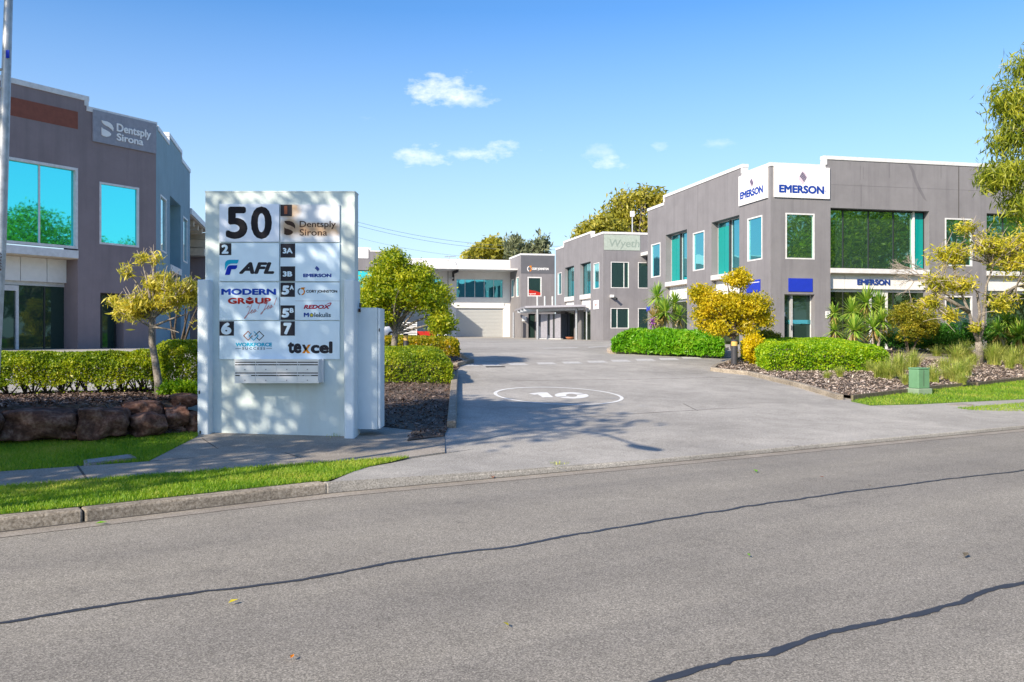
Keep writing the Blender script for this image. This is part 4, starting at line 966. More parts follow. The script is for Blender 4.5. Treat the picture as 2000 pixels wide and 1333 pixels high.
# left bed, held up by boulders
def lbz(x, y):
    k = min(1, max(0, (-3.55 - x) / 1.2)); k2 = min(1, max(0, (vv(x, y) - 13.5) / .3))
    return (G(x, y) + .05) * (1 - k * k2) + .57 * k * k2 + .03 * mnoise.noise((x * 2, y * 2, 0))
lb_pts = [UV(-30, 13.45), UV(-12, 13.45), UV(-4, 13.45), UV(2.7, 13.45), gp(420, 815), UV(3.2, 16.8), UV(-6, 16.8), UV(-30, 16.8)]
def grid_bed(name, poly, zf, mat, step=.35):
    a = np.array([(p[0], p[1]) for p in poly]); bm = poly_bm(poly)
    lo, hi = a.min(0), a.max(0)
    for ax in (0, 1):
        q = lo[ax] + step
        while q < hi[ax]:
            co = (q, 0, 0) if ax == 0 else (0, q, 0); no = (1, 0, 0) if ax == 0 else (0, 1, 0)
            bmesh.ops.bisect_plane(bm, geom=bm.verts[:] + bm.edges[:] + bm.faces[:], plane_co=co, plane_no=no); q += step
    for v in bm.verts: v.co.z = zf(v.co.x, v.co.y)
    bmesh.ops.recalc_face_normals(bm, faces=bm.faces[:])
    me = bpy.data.meshes.new(name); bm.to_mesh(me); bm.free(); me.materials.append(mat)
    if sum(p.normal.z * p.area for p in me.polygons) < 0: me.flip_normals()
    o = new_obj(name, me); o['kind'] = 'structure'; return o
grid_bed('left_garden_bed', lb_pts, lbz, M['soil'])
cb_pts = [gp(795, 865), gp(866, 856), gp(876, 838), gp(880, 790), gp(884, 737), gp(905, 707), gp(890, 697), gp(760, 690), Vector((-6.5, 27)), Vector((-5.4, 17.5)), gp(640, 800), gp(742, 836), gp(806, 843)]
cbz = lambda x, y: G(x, y) + .03 + .02 * mnoise.noise((x * 2, y * 2, 0))
grid_bed('centre_garden_bed', cb_pts, cbz, M['soil'], .5)
rb_pts = [gp(1641, 779), gp(1560, 755), gp(1466, 732), gp(1394, 724.5), gp(1440, 705), gp(1480, 692), Vector((13, 39)), Vector((40, 44)), Vector((38, 27)), gp(2600, 690), gp(2000, 743), gp(1840, 761), gp(1740, 773), gp(1665, 782)]
rbz = lambda x, y: G(x, y) + .09 + .03 * mnoise.noise((x * 1.3, y * 1.3, 0))
grid_bed('right_garden_bed', rb_pts, rbz, M['soil'], .7)
gb_pts = [gp(1240, 669), gp(1207, 679), gp(1192, 687), gp(1195, 690.5), gp(1290, 691.5), gp(1392, 690.5), gp(1418, 683), Vector((10.5, 44)), Vector((9.0, 52)), Vector((6.5, 52))]
gbz = lambda x, y: G(x, y) + .10
grid_bed('driveway_garden_bed', gb_pts, gbz, M['soil'], .8)
drape('garden_path', [gp(1742, 689), (gp(1745, 683)), gp(1762, 682.5), gp(1800, 688.5), gp(1862, 700), gp(1862, 713), gp(1790, 704)], lambda x, y: G(x, y) + .17, M['kerb'], skirt=.2)
drape('entry_path', [gp(1400, 699), gp(1440, 700), gp(1500, 688), gp(1490, 682), gp(1430, 685)], lambda x, y: G(x, y) + .03, M['kerb'], skirt=.05)
def chips(name, poly, n, zf, mat, L=(.03, .09), mask=None):
    P = scatter(poly, n)
    if mask is not None: P = P[mask(P)]
    n = len(P); z = np.array([zf(*p) for p in P]) + RNG.uniform(.0, .03, n)
    a = RNG.uniform(0, 2 * np.pi, n); l = RNG.uniform(*L, n) / 2; w = l * RNG.uniform(.18, .45, n); t = RNG.normal(0, .35, n); r = RNG.normal(0, .5, n)
    A = np.stack([np.cos(a) * np.cos(t), np.sin(a) * np.cos(t), np.sin(t)], 1); B = np.stack([-np.sin(a) * np.cos(r), np.cos(a) * np.cos(r), np.sin(r)], 1)
    C = np.stack([P[:, 0], P[:, 1], z + .01], 1); V = np.stack([C - A * l[:, None] - B * w[:, None], C + A * l[:, None] - B * w[:, None] * .6, C + A * l[:, None] * .9 + B * w[:, None], C - A * l[:, None] * .8 + B * w[:, None] * .8], 1)
    return tag(arr_mesh(name, V, 4, mat), kind='stuff')
chips('left_bark_mulch', lb_pts, 16000, lbz, M['chip_dark'])
chips('centre_bark_mulch', cb_pts, 16000, cbz, M['chip_dark'])
chips('right_bark_mulch', rb_pts, 45000, rbz, M['chip'], (.03, .12))
# timber edging of the right bed: separate sleepers
ep = [gp(1664, 784), gp(1760, 772), gp(1838, 762.5), gp(1905, 756), gp(1908, 757), gp(2000, 745.5), gp(2200, 722)]
for a, b, lab in ((0, 1, 'weathered timber edging board left of the green box'), (1, 3, 'weathered timber edging board right behind the green box'), (4, 6, 'weathered timber edging board running off at the right edge')):
    mb = MB(); strip(mb, [ep[k] for k in range(a, b + 1)], .06, lambda x, y: G(x, y) - .02, lambda x, y: G(x, y) + .14)
    q = ep[a]; tag(mb.build('timber_edging', M['timber'], None, bevel=.008, loc=(q.x, q.y, G(*q[:2]))), lab, 'edging', 'timber edging of the right bed')
# service covers
mb = MB(); pl = [gp(163, 906), gp(255, 894.5), gp(267, 901.5), gp(164, 914)]
mb.add([(p.x, p.y, G(p.x, p.y) + .045) for p in pl] + [(p.x, p.y, G(p.x, p.y) - .03) for p in pl], [(0, 1, 2, 3), (0, 4, 5, 1), (1, 5, 6, 2), (2, 6, 7, 3), (3, 7, 4, 0)])
pit = thing('service_pit', 'rectangular concrete pit cover set in the grass above the footpath', 'cover', (pl[0].x, pl[0].y, G(*pl[0][:2])))
mb.build('rim', M['path'], pit)
c = sum((p for p in pl), Vector((0, 0))) / 4; mb = MB()
mb.add([(*(c + (p - c) * .86), G(p.x, p.y) + .05) for p in pl], [(0, 1, 2, 3)]); mb.build('lid', M['signgrey'], pit)
mh = gp(1862, 792); man = thing('manhole_cover', 'round iron cover in the footpath at the right edge', 'cover', (mh.x, mh.y, G(mh.x, mh.y)))
mb = MB(); mb.lathe((mh.x, mh.y, G(mh.x, mh.y) - .02), [(.42, 0), (.42, .045), (.36, .046)], 24); mb.build('rim', M['kerb'], man)
mb = MB(); mb.lathe((mh.x, mh.y, G(mh.x, mh.y) - .02), [(.35, 0), (.35, .05), (.02, .052)], 24); mb.build('lid', M['path'], man)
# boulders
def boulder(x0, x1, y0, y1, d, label, seed, dep=.42):
    c = at((x0 + x1) / 2, (y0 + y1) / 2, d); hx = (x1 - x0) / 2 * d / F; hz = (y1 - y0) / 2 * d / F
    bm = bmesh.new(); bmesh.ops.create_cube(bm, size=2); bmesh.ops.subdivide_edges(bm, edges=bm.edges[:], cuts=13, use_grid_fill=True)
    ax = Vector((.90, .44, 0)); ay = Vector((-.44, .90, 0))
    for v in bm.verts:
        p = v.co.copy(); q = p.normalized(); k = max(abs(q.x), abs(q.y), abs(q.z)); p = q * (1 / k) ** .5
        s = Vector((seed * 3.1, seed * 1.7, seed)); n = mnoise.noise(p * .8 + s) * .30 + mnoise.noise(p * 2.2 + s) * .14 + mnoise.noise(p * 6 + s) * .035
        p = p * (1 + n)
        v.co = ax * (p.x * hx * .99) + ay * (p.y * dep) + Vector((0, 0, p.z * hz))
    me = bpy.data.meshes.new('boulder'); bm.to_mesh(me); bm.free(); me.materials.append(M['rock']); me.polygons.foreach_set('use_smooth', [True] * len(me.polygons))
    o = new_obj('boulder', me, None, c + Vector((0, .28, 0))); return tag(o, label, 'boulder', 'boulders of the low retaining wall')
boulder(-24, 128, 800, 864, 11.75, 'largest dark boulder at the left edge of the retaining wall', 1)
boulder(-170, -30, 805, 872, 11.2, 'dark boulder just outside the left edge of the picture', 12)
boulder(100, 148, 838, 862, 11.9, 'small low boulder wedged between the two biggest ones', 2, .3)
boulder(135, 233, 797, 860, 12.1, 'big squarish brown boulder second from the left edge', 3)
boulder(226, 304, 783, 818, 12.75, 'flat lichen spotted boulder on top of a wider one', 4, .36)
boulder(232, 312, 808, 855, 12.5, 'wide boulder with a pale round lichen spot, under the flat one', 5)
boulder(301, 350, 793, 840, 12.85, 'egg shaped boulder under the right capping stone', 6)
boulder(339, 382, 805, 848, 13.05, 'rounded reddish boulder last but one before the sign column', 7)
boulder(313, 378, 772, 798, 13.15, 'oblong capping boulder lying on top below the hedge', 8, .32)
boulder(308, 346, 833, 852, 12.8, 'small buried boulder at the foot of the egg shaped one', 9, .25)
boulder(374, 400, 812, 848, 13.25, 'reddish boulder tucked behind the left sign column', 10, .25)

# ================================================================== DIRECTORY SIGN
SD = 13.05
ms = thing('directory_sign', 'tall pale green concrete directory slab with tenant panels at the driveway entrance', 'sign', at(547, 853, SD))
M['slab'] = painted_wall('weathered_pale_green_concrete', (.64, .73, .72), .45, (.45, .46, .39))
M['colm'] = painted_wall('pale_blue_painted_steel', (.70, .78, .82), .12, (.45, .47, .45))
sF = Face((0, SD), (1, 0))
gz = at(0, 853, SD).z
def sbox(name, x0, x1, y0, y1, o0, o1, mat, parent=ms, bevel=0, toground=False):
    r = sF.rect(x0, x1, y0, y1); mb = MB(); sF.slab(mb, r[0], r[1], (gz - .1) if toground else r[2], r[3], o0, o1); return mb.build(name, M[mat] if isinstance(mat, str) else mat, parent, bevel=bevel)
sbox('slab', 400.5, 693.5, 374.5, 852, 0, -.28, 'slab', bevel=.012, toground=True)
sbox('slab_coping', 400, 694, 373.5, 376, .004, -.284, 'slab')
def column(x0, x1, y0, nm='side_column'):
    c = sF.rect(x0, x1, y0, 854); mb = MB(); cx = (c[0] + c[1]) / 2; w = (c[1] - c[0]) / 2; n = 24; prof = []
    for k in range(n + 1):                  # rounded front, straight sides
        a = math.pi * k / n; prof.append((cx - w * abs(math.cos(a)) ** .45 * (1 if math.cos(a) > 0 else -1), SD - .10 - .09 * abs(math.sin(a)) ** .45))
    prof += [(cx + w, SD + .30), (cx - w, SD + .30)]
    k = len(prof); mb.add([(x, y, gz - .06) for x, y in prof] + [(x, y, c[3]) for x, y in prof], [tuple(range(k, 2 * k)), tuple(reversed(range(k)))] + [(i, (i + 1) % k, k + (i + 1) % k, k + i) for i in range(k)])
    o = mb.build(nm, M['colm'], ms, bevel=.01); return o
column(393, 416, 548); column(676, 696.5, 548)
for x, y in ((398, 765), (400, 842)): r = sF.rect(x - 1.5, x + 1.5, y - 3, y + 3); mb = MB(); sF.slab(mb, *r, .186, .195); mb.build('chipped_patch', M['joint'], ms)
# panels
def panelmat(name, c, metal=.35, rough=.32): return plain(name, c, rough, metal, .06, 2.5)
M['pan'] = panelmat('pale_blue_panel', (.62, .76, .88), .2); M['pan_silver'] = panelmat('silver_panel', (.62, .68, .80), .3)
m, nt, b = nodes('rust_stained_panel'); co = coords(nt); nz = tex(nt, 'Noise', 7, co, Detail=6)
def blob(cx, cz, rx, rz):
    mp = nt.nodes.new('ShaderNodeMapping'); nt.links.new(co, mp.inputs[0]); b0 = BASE[ms.name]
    mp.inputs['Location'].default_value = (-(cx - b0.x) / rx, 0, -(cz - b0.z) / rz); mp.inputs['Scale'].default_value = (1 / rx, 0.0, 1 / rz)
    l = nt.nodes.new('ShaderNodeVectorMath'); l.operation = 'LENGTH'; nt.links.new(mp.outputs[0], l.inputs[0])
    s = nt.nodes.new('ShaderNodeMath'); s.operation = 'SUBTRACT'; s.inputs[0].default_value = 1.25; nt.links.new(l.outputs['Value'], s.inputs[1]); return s.outputs[0]
p1, p2, p3 = at(566, 412, SD), at(570, 445, SD), at(615, 449, SD)
mx = None
for q, rx, rz in ((p1, .17, .14), (p2, .2, .16), (p3, .55, .11)):
    s_ = blob(q.x, q.z, rx, rz)
    if mx is None: mx = s_
    else:
        a = nt.nodes.new('ShaderNodeMath'); a.operation = 'MAXIMUM'; nt.links.new(mx, a.inputs[0]); nt.links.new(s_, a.inputs[1]); mx = a.outputs[0]
mm = nt.nodes.new('ShaderNodeMath'); mm.operation = 'MULTIPLY'; nt.links.new(mx, mm.inputs[0]); nt.links.new(nz.outputs['Fac'], mm.inputs[1])
rr = ramp(nt, [(.60, .64, .70), (.50, .36, .24), (.30, .17, .09)], mm.outputs[0], [.04, .34, .72]); nt.links.new(rr.outputs[0], b.inputs['Base Color']); b.inputs['Roughness'].default_value = .4; b.inputs['Metallic'].default_value = .2
M['pan_rust'] = m
def tpanel(x0, x1, y0, y1, mat='pan'): return sbox('tenant_panel', x0, x1, y0, y1, .003, .025, mat)
T0 = .026
pA = tpanel(429.5, 546, 399.5, 473, 'pan_silver'); pB = tpanel(548.5, 664, 400.5, 473.5, 'pan_rust')
pC = tpanel(429.5, 546, 475.5, 549.5); pD = tpanel(548.5, 664, 476, 550)
pE = tpanel(429.5, 546, 552.5, 625.5); pF = tpanel(548.5, 664, 552.5, 625.5); pG = tpanel(429.5, 664, 627.5, 702)
def tt(p, s, x0, x1, y0, y1, mat, **k): return sF.text('lettering', s, x0, x1, y0, y1, M[mat], p, k.pop('off', T0), **k)
def chip(p, x0, x1, y0, y1, mat='charcoal'): return sbox('unit_tile', x0, x1, y0, y1, .0255, .029, mat, p)
TT = .0295
tt(pA, '5', 442, 484.5, 404.5, 467.5, 'black', bold=.035); tt(pA, '0', 491, 532, 404, 467.8, 'black', bold=.035)
chip(pB, 548.8, 571, 400.8, 423); tt(pB, '1', 556, 562, 403, 419, 'copper', off=TT)
s_emblem(sF, pB, 555.6, 577.6, 432.2, 460, M['brown'], T0, .002)
tt(pB, 'Dentsply', 586, 656.5, 432.5, 448.4, 'brown', bold=.012); tt(pB, 'Sirona', 586, 639.8, 448.4, 461.2, 'brown', bold=.012)
chip(pC, 429.8, 452.8, 475.8, 499); tt(pC, '2', 434, 447.4, 478.4, 496.4, 'pan', off=TT, bold=.05)
def fshape(p, pts, mat, off=T0, nm='emblem'):
    mb = MB(); sF.shape(mb, pts, off, .002); return mb.build(nm, M[mat], p)
fshape(pC, [(440.2, 529.2), (440.2, 517), (441.5, 512), (445, 509), (450, 508), (467.2, 508), (466.2, 513), (464, 515.6), (452, 515.8), (447.5, 517.5), (444, 522)], 'cyan')
fshape(pC, [(440.3, 537.8), (444.5, 524), (446.5, 520.6), (450, 518.8), (464.6, 518.7), (464, 523.5), (461, 526.5), (453, 526.8), (450.6, 536), (449, 537.8)], 'royal')
tt(pC, 'AFL', 467.5, 536.8, 512.8, 535.8, 'charcoal', bold=.05, shear=.28)
chip(pD, 548.8, 577.3, 476.4, 503.8); chip(pD, 548.8, 577.3, 521, 549.6)
tt(pD, '3A', 553.3, 572.6, 485, 496, 'pan', off=TT, bold=.045); tt(pD, '3B', 553.3, 571.8, 530.6, 541, 'pan', off=TT, bold=.045)
tt(pD, 'EMERSON', 592.8, 648, 535.2, 542.2, 'emblue', bold=.055); diamond(sF, pD, 614.2, 625.6, 519, 533.5, T0, ('emblue', 'pan'))
tt(pE, 'MODERN', 433.2, 540.2, 564.4, 576.7, 'modern', bold=.05); tt(pE, 'GR', 446, 480.5, 582.1, 594.2, 'red', bold=.05); tt(pE, 'UP', 499, 530.3, 582.1, 594.2, 'red', bold=.05)
fshape(pE, [(481, 584.5), (488.7, 580.4), (496.4, 584.5), (488.7, 587.4)], 'red'); fshape(pE, [(481, 586), (488.7, 588.8), (496.4, 586), (496.4, 592.4), (488.7, 595.2), (481, 592.4)], 'red')
# handwritten "Yes! Yes!" as brush strokes
def script(p, x0, y0, sc):
    mb = MB()
    L = {'Y': [[(0, 7), (.8, 9), (2.2, 7.5), (2.4, 6)], [(4.6, 9.4), (3.4, 5), (2, 1), (.6, -2.6), (-.8, -3), (-.2, -1.6), (2.4, .6), (4.2, 1.8)]],
         'e': [[(0, 1.6), (1.4, 2.4), (2, 3.6), (1.3, 4), (.4, 2.6), (.4, 1), (1.2, .4), (2.4, 1.2), (3, 2)]],
         's': [[(0, 1.6), (1.6, 4), (1.8, 2.6), (1.7, 1), (.6, .5), (.3, 1.1), (2, 1.2), (3, 2)]],
         '!': [[(1.9, 9.6), (1.2, 6), (.8, 3)], [(.45, 1.2), (.4, .8)]]}
    x = 0
    for ch, adv in (('Y', 4.4), ('e', 2.7), ('s', 3.4), ('!', 5.0), ('Y', 4.4), ('e', 2.7), ('s', 3.4), ('!', 2)):
        for st in L[ch]:
            st = [Vector(q) for q in st]; fine = []
            for a, b in zip(st[:-1], st[1:]): fine += [a.lerp(b, k / 4) for k in range(4)]
            fine.append(st[-1])
            for _ in range(2): fine = [fine[0]] + [(fine[i - 1] + fine[i] * 2 + fine[i + 1]) / 4 for i in range(1, len(fine) - 1)] + [fine[-1]]
            q = [(x0 + (x + v.x + v.y * .18) * sc, y0 - (v.y + (x + v.x) * .26) * sc) for v in fine]
            for a, b in zip(q[:-1], q[1:]):
                dx, dy = b[0] - a[0], b[1] - a[1]; l = math.hypot(dx, dy) or 1; nx, ny = -dy / l * .55, dx / l * .55
                sF.shape(mb, [(a[0] + nx, a[1] + ny), (b[0] + nx, b[1] + ny), (b[0] - nx, b[1] - ny), (a[0] - nx, a[1] - ny)], T0, .0015)
        x += adv
    return mb.build('script_lettering', M['pink'], p)
script(pE, 480.5, 616.5, 2.05)
chip(pF, 548.8, 576.8, 552.8, 580.4); chip(pF, 548.8, 576.8, 597, 625.2)
for y, s in ((0, 'A'), (44.6, 'B')): tt(pF, '5', 551, 565.8, 558.2 + y, 576.3 + y, 'pan', off=TT, bold=.06, shear=.06); tt(pF, s, 566.8, 574.8, 557.6 + y, 566.8 + y, 'pan', off=TT, bold=.05)
ring_emblem(sF, pF, 582, 596.6, 562, 578.2, T0, 'slate', 'orange'); tt(pF, 'CORY JOHNSTON', 598.7, 659.3, 566.8, 573.8, 'black', bold=.045)
sbox('panel_seam', 577.5, 664, 588, 588.6, .0255, .0265, 'signgrey', pF)
tt(pF, 'REDOX', 593.8, 645.5, 595.9, 604, 'crimson', bold=.05, shear=.25)
fshape(pF, [(636, 597.5), (640, 593.6), (644.5, 591.6), (647.6, 591.6), (648.2, 593.4), (645.8, 597), (643, 600), (645, 596), (646.2, 593.6), (644, 593.2), (640, 595)], 'crimson')
tt(pF, 'M', 594, 604.2, 611.3, 619.6, 'emblue', bold=.05)
fshape(pF, [(609.5, 611.4), (613.8, 614.8), (612.2, 619.8), (606.8, 619.8), (605.2, 614.8)], 'emblue'); fshape(pF, [(609.5, 612.6), (612.5, 615.1), (611.4, 618.8), (607.6, 618.8), (606.5, 615.1)], 'yellow', T0 + .0025)
tt(pF, 'lekulis', 614.6, 647, 611, 620, 'slate', bold=.035)
chip(pG, 429.8, 458, 628, 656); tt(pG, '6', 433, 453.4, 630.2, 654, 'pan', off=TT, bold=.06); chip(pG, 548.8, 576.8, 628, 656); tt(pG, '7', 554.6, 570.6, 630.8, 654, 'pan', off=TT, bold=.06)
def loz(cx, cy, r, mat, w=1.6, gap=None):
    mb = MB(); P = [(cx, cy - r), (cx + r, cy), (cx, cy + r), (cx - r, cy)]; I = [(cx, cy - r + w * 1.3), (cx + r - w * 1.3, cy), (cx, cy + r - w * 1.3), (cx - r + w * 1.3, cy)]
    for k in range(4):
        if k == gap: a, b, c, d = P[k], P[(k + 1) % 4], I[(k + 1) % 4], I[k]; l = lambda p, q, t: (p[0] + (q[0] - p[0]) * t, p[1] + (q[1] - p[1]) * t); sF.shape(mb, [a, l(a, b, .55), l(d, c, .55), d], T0, .002)
        else: sF.shape(mb, [P[k], P[(k + 1) % 4], I[(k + 1) % 4], I[k]], T0, .002)
    mb.build('emblem', M[mat], pG)
loz(485.6, 656.2, 9.8, 'copper', gap=0); loz(496.5, 656.4, 9.8, 'cyan', gap=3); loz(507.4, 656.2, 9.8, 'charcoal', gap=2)
tt(pG, 'WORKFORCE', 461, 532.3, 669.6, 677.2, 'cyan', bold=.05); tt(pG, 'SUCCESS', 474, 519, 678.6, 683.4, 'slate', bold=.03, spacing=1.4)
fshape(pG, [(461, 680.6), (472, 680.6), (472, 681.5), (461, 681.5)], 'slate'); fshape(pG, [(521, 680.6), (532, 680.6), (532, 681.5), (521, 681.5)], 'slate')
tt(pG, 'te', 562.8, 589.6, 668.2, 690.6, 'charcoal', bold=.05); tt(pG, 'cel', 607.6, 650.2, 667.2, 690.8, 'charcoal', bold=.05)
fshape(pG, [(590.5, 673.5), (596, 673.5), (600.6, 681.6), (597.6, 686.8)], 'charcoal', nm='lettering'); fshape(pG, [(602.6, 673.5), (608, 673.5), (601.2, 682.5), (607, 690.4), (601, 690.4), (598.3, 686.6), (596, 690.4), (590.5, 690.4)], 'orange', nm='lettering')
# letterboxes
lbx = thing('letterbox_bank', 'silver bank of eight letterboxes in two rows on the directory sign', 'letterboxes', at(540, 748, SD - .2))
lF = Face((0, SD - .27), (1, 0))
def lx(name, x0, x1, y0, y1, o0, o1, mat, parent):
    r = lF.rect(x0, x1, y0, y1); mb = MB(); lF.slab(mb, *r, o0, o1); return mb.build(name, M[mat], parent)
lx('case', 458.2, 621.8, 702.4, 748.6, -.005, -.262, 'steel', lbx); lx('case_rim', 457.8, 622.4, 701.8, 704.5, .004, -.0049, 'steel', lbx); lx('case_rim', 457.8, 622.4, 746.3, 748.8, .004, -.0049, 'steel', lbx)
xs = [458.8, 499.2, 540.5, 580.8, 621.4]
for row, y in enumerate((707.0, 728.0)):
    for k in range(4):
        a, b = xs[k] + .5, xs[k + 1] - .5
        lx('slot', a, b, y, y + 2.1, -.0049, -.003, 'black', lbx); lx('slot_flap', a, b, y + 2.1, y + 4.8, .001, -.0049, 'steel', lbx)
        st = lx('name_strip', a, b, y + 4.8, y + 7.0, -.0049, -.003, 'black', lbx)
        if (row, k) == (1, 0): lx('name_card', a + 9, a + 31, y + 5.1, y + 6.8, -.0029, -.001, 'signwhite', st)
        else: lx('number', a + 3, a + 4.4, y + 5.1, y + 6.6, -.0029, -.001, 'alu', st)
        if (row, k) == (1, 3):
            for q in ((3.5, 9.5), (12, 26.5)): lx('name_print', a + q[0], a + q[1], y + 5.3, y + 6.4, -.0029, -.0018, 'alu', st)
        d = lx('door', a, b, y + 7.2, y + 17.8, .002, -.0049, 'steel', lbx)
        q = lF.P(lF.t((a + b) / 2 - .5), lF.z(600, y + 15.2)); mb = MB(); mb.tube([(q.x, q.y - .001, q.z), (q.x, q.y - .010, q.z)], .0085, 10); mb.build('lock', M['signgrey'], d)
mb = MB(); r = lF.rect(622.2, 626.5, 702, 748.8); lF.slab(mb, r[0] - .01, r[0] + .03, r[2], r[3], -.20, -.262); mb.build('mounting_bracket', M['steel'], lbx)
# meter cabinet
mc = thing('meter_cabinet', 'tall pale blue steel cabinet fixed to the right side of the directory sign', 'cabinet', at(720, 840, SD))
kF = Face((0, 13.15), (1, 0))
def kx(name, x0, x1, y0, y1, o0, o1, mat, parent=mc, bevel=0):
    r = kF.rect(x0, x1, y0, y1); mb = MB(); kF.slab(mb, *r, o0, o1); return mb.build(name, M[mat], parent, bevel=bevel)
M['cab'] = painted_wall('pale_steel_blue_paint', (.62, .71, .75), .15, (.4, .43, .44))
kx('case', 697.5, 737.4, 601.5, 839, 0, -.42, 'cab', bevel=.008); dd = kx('door', 738.0, 743, 602.5, 838, -.0, -.42, 'colm', bevel=.008)
kx('handle', 740, 742, 642, 648, .001, .012, 'joint', dd); kx('strap', 701, 704.4, 592, 601, -.02, -.05, 'black_frame'); kx('padlock', 700.6, 704.6, 603, 610, .001, .03, 'brown')
# ================================================================== FOLIAGE HELPERS
M['lf_hedge'] = leafmat('hedge_leaf', [(0.05, 0.11, 0.01), (0.14, 0.23, 0.012), (0.3, 0.37, 0.02), (0.5, 0.47, 0.03)], .35, .42, 2.2)
M['lf_bright'] = leafmat('bright_leaf', [(0.051, 0.186, 0.008), (0.102, 0.31, 0.01), (0.187, 0.419, 0.016), (0.34, 0.496, 0.039)], .35, .4, 1.5)
M['lf_gold_hedge'] = leafmat('golden_hedge_leaf', [(0.032, 0.08, 0.007), (0.128, 0.176, 0.01), (0.4, 0.352, 0.014), (0.672, 0.4, 0.024)], .35, .42, 2.0)
M['lf_lime'] = leafmat('lime_hedge_leaf', [(0.057, 0.187, 0.005), (0.152, 0.323, 0.008), (0.323, 0.476, 0.013), (0.57, 0.612, 0.026)], .35, .4, 1.8)
M['lf_yellow'] = leafmat('yellow_tree_leaf', [(0.1, 0.15, 0.015), (0.32, 0.34, 0.03), (0.6, 0.54, 0.06), (0.8, 0.66, 0.12)], .4, .42, 1.8)
M['lf_golden'] = leafmat('golden_tree_leaf', [(0.08, 0.12, 0.008), (0.3, 0.29, 0.012), (0.62, 0.5, 0.02), (0.8, 0.6, 0.04)], .4, .42, 1.8)
M['lf_tree'] = leafmat('yellow_green_leaf', [(0.035, 0.1, 0.008), (0.13, 0.22, 0.012), (0.38, 0.42, 0.02), (0.6, 0.55, 0.05)], .4, .42, 1.3)
M['lf_gold'] = leafmat('golden_shrub_leaf', [(0.36, 0.286, 0.01), (0.6, 0.494, 0.012), (0.816, 0.65, 0.024)], .4, .4, 2.5)
M['lf_olive'] = leafmat('olive_bush_leaf', [(0.034, 0.063, 0.008), (0.119, 0.153, 0.014), (0.34, 0.306, 0.021), (0.51, 0.396, 0.042)], .3, .45, 3)
M['lf_gum'] = leafmat('gum_leaf', [(.03, .06, .01), (.12, .17, .015), (.33, .36, .03), (.52, .50, .07)], .4, .45, 1.6)
M['lf_gum_far'] = leafmat('far_gum_leaf', [(.09, .10, .02), (.22, .23, .03), (.40, .37, .05), (.56, .48, .10)], .35, .5, .35)
M['lf_grey'] = leafmat('grey_green_leaf', [(0.08, 0.104, 0.056), (0.176, 0.208, 0.112), (0.288, 0.304, 0.176)], .3, .5, .5)
M['lf_street'] = leafmat('street_tree_leaf', [(0.051, 0.128, 0.01), (0.119, 0.238, 0.014), (0.255, 0.374, 0.024), (0.442, 0.476, 0.036)], .4, .45, .5)
M['lf_long'] = leafmat('long_narrow_leaf', [(0.12, 0.16, 0.02), (0.34, 0.33, 0.04), (0.66, 0.58, 0.1), (0.82, 0.72, 0.22)], .4, .4, 2.5)
M['lf_yucca'] = leafmat('yucca_leaf', [(0.05, 0.16, 0.02), (0.16, 0.32, 0.04), (0.36, 0.48, 0.07), (0.55, 0.56, 0.16)], .25, .35, 3)
M['lf_yucca_dry'] = leafmat('yucca_dry_leaf', [(0.195, 0.15, 0.042), (0.39, 0.3, 0.098), (0.54, 0.42, 0.168)], .2, .6, 3)
M['lf_tuft'] = leafmat('tussock_blade', [(0.12, 0.22, 0.03), (0.3, 0.38, 0.06), (0.52, 0.52, 0.15), (0.62, 0.56, 0.26)], .3, .5, 3)
M['lf_ground'] = leafmat('groundcover_leaf', [(0.022, 0.096, 0.017), (0.054, 0.192, 0.021), (0.126, 0.288, 0.028)], .3, .4, 2)
def unit(v): return v / np.maximum(np.linalg.norm(v, axis=1, keepdims=True), 1e-9)
def leaves(name, C, size, aspect, mat, parent=None, out=None, droop=0.0, spread=1.0, up=0.0, loc=None):
    """one small pointed leaf per row of C"""
    n = len(C); A = unit(RNG.normal(0, 1, (n, 3)) * spread + (out if out is not None else 0) + np.array([0, 0, -droop]))
    Nn = RNG.normal(0, 1, (n, 3)) + np.array([0, 0, up]); B = unit(np.cross(Nn, A)); L = size * RNG.uniform(.65, 1.3, n)[:, None] / 2; w = L * aspect
    Kf = np.cross(A, B) * w * .35
    V = np.stack([C - A * L, C - A * L * .1 + B * w + Kf, C + A * L, C - A * L * .1 - B * w + Kf], 1)
    return arr_mesh(name, V, 4, mat, parent, loc=loc)
def clumps(n, lobes, per, rad, shell=.55):
    """leaf clump centres through ellipsoid lobes (centre, radii, weight), thicker towards their outside"""
    P, O = [], []; wt = np.array([l[2] for l in lobes], float); wt /= wt.sum()
    for (c, r, _), k in zip(lobes, (wt * n).astype(int) + 1):
        d = unit(RNG.normal(0, 1, (k, 3))); q = (shell + (1 - shell) * RNG.uniform(0, 1, k))[:, None] * np.where(RNG.uniform(0, 1, (k, 1)) < .25, RNG.uniform(.2, 1, (k, 1)), 1)
        P.append(np.array(c) + d * q * np.array(r)); O.append(d)
    P = np.concatenate(P); O = np.concatenate(O)
    C = np.repeat(P, per, 0) + RNG.normal(0, 1, (len(P) * per, 3)) * rad * np.array([1, 1, .8]); return C, np.repeat(O, per, 0), P
def limbs(mb, root, tips, r0, r1, bend=.2, seg=5, n=6):
    for tp in tips:
        a, b = Vector(root), Vector(tp); m = a.lerp(b, .5) + Vector((random.uniform(-1, 1), random.uniform(-1, 1), random.uniform(.0, 1))) * bend * (b - a).length
        pts = [a.lerp(m, k / seg).lerp(m.lerp(b, k / seg), k / seg) for k in range(seg + 1)]
        mb.tube(pts, [r0 + (r1 - r0) * k / seg for k in range(seg + 1)], n, cap=False)
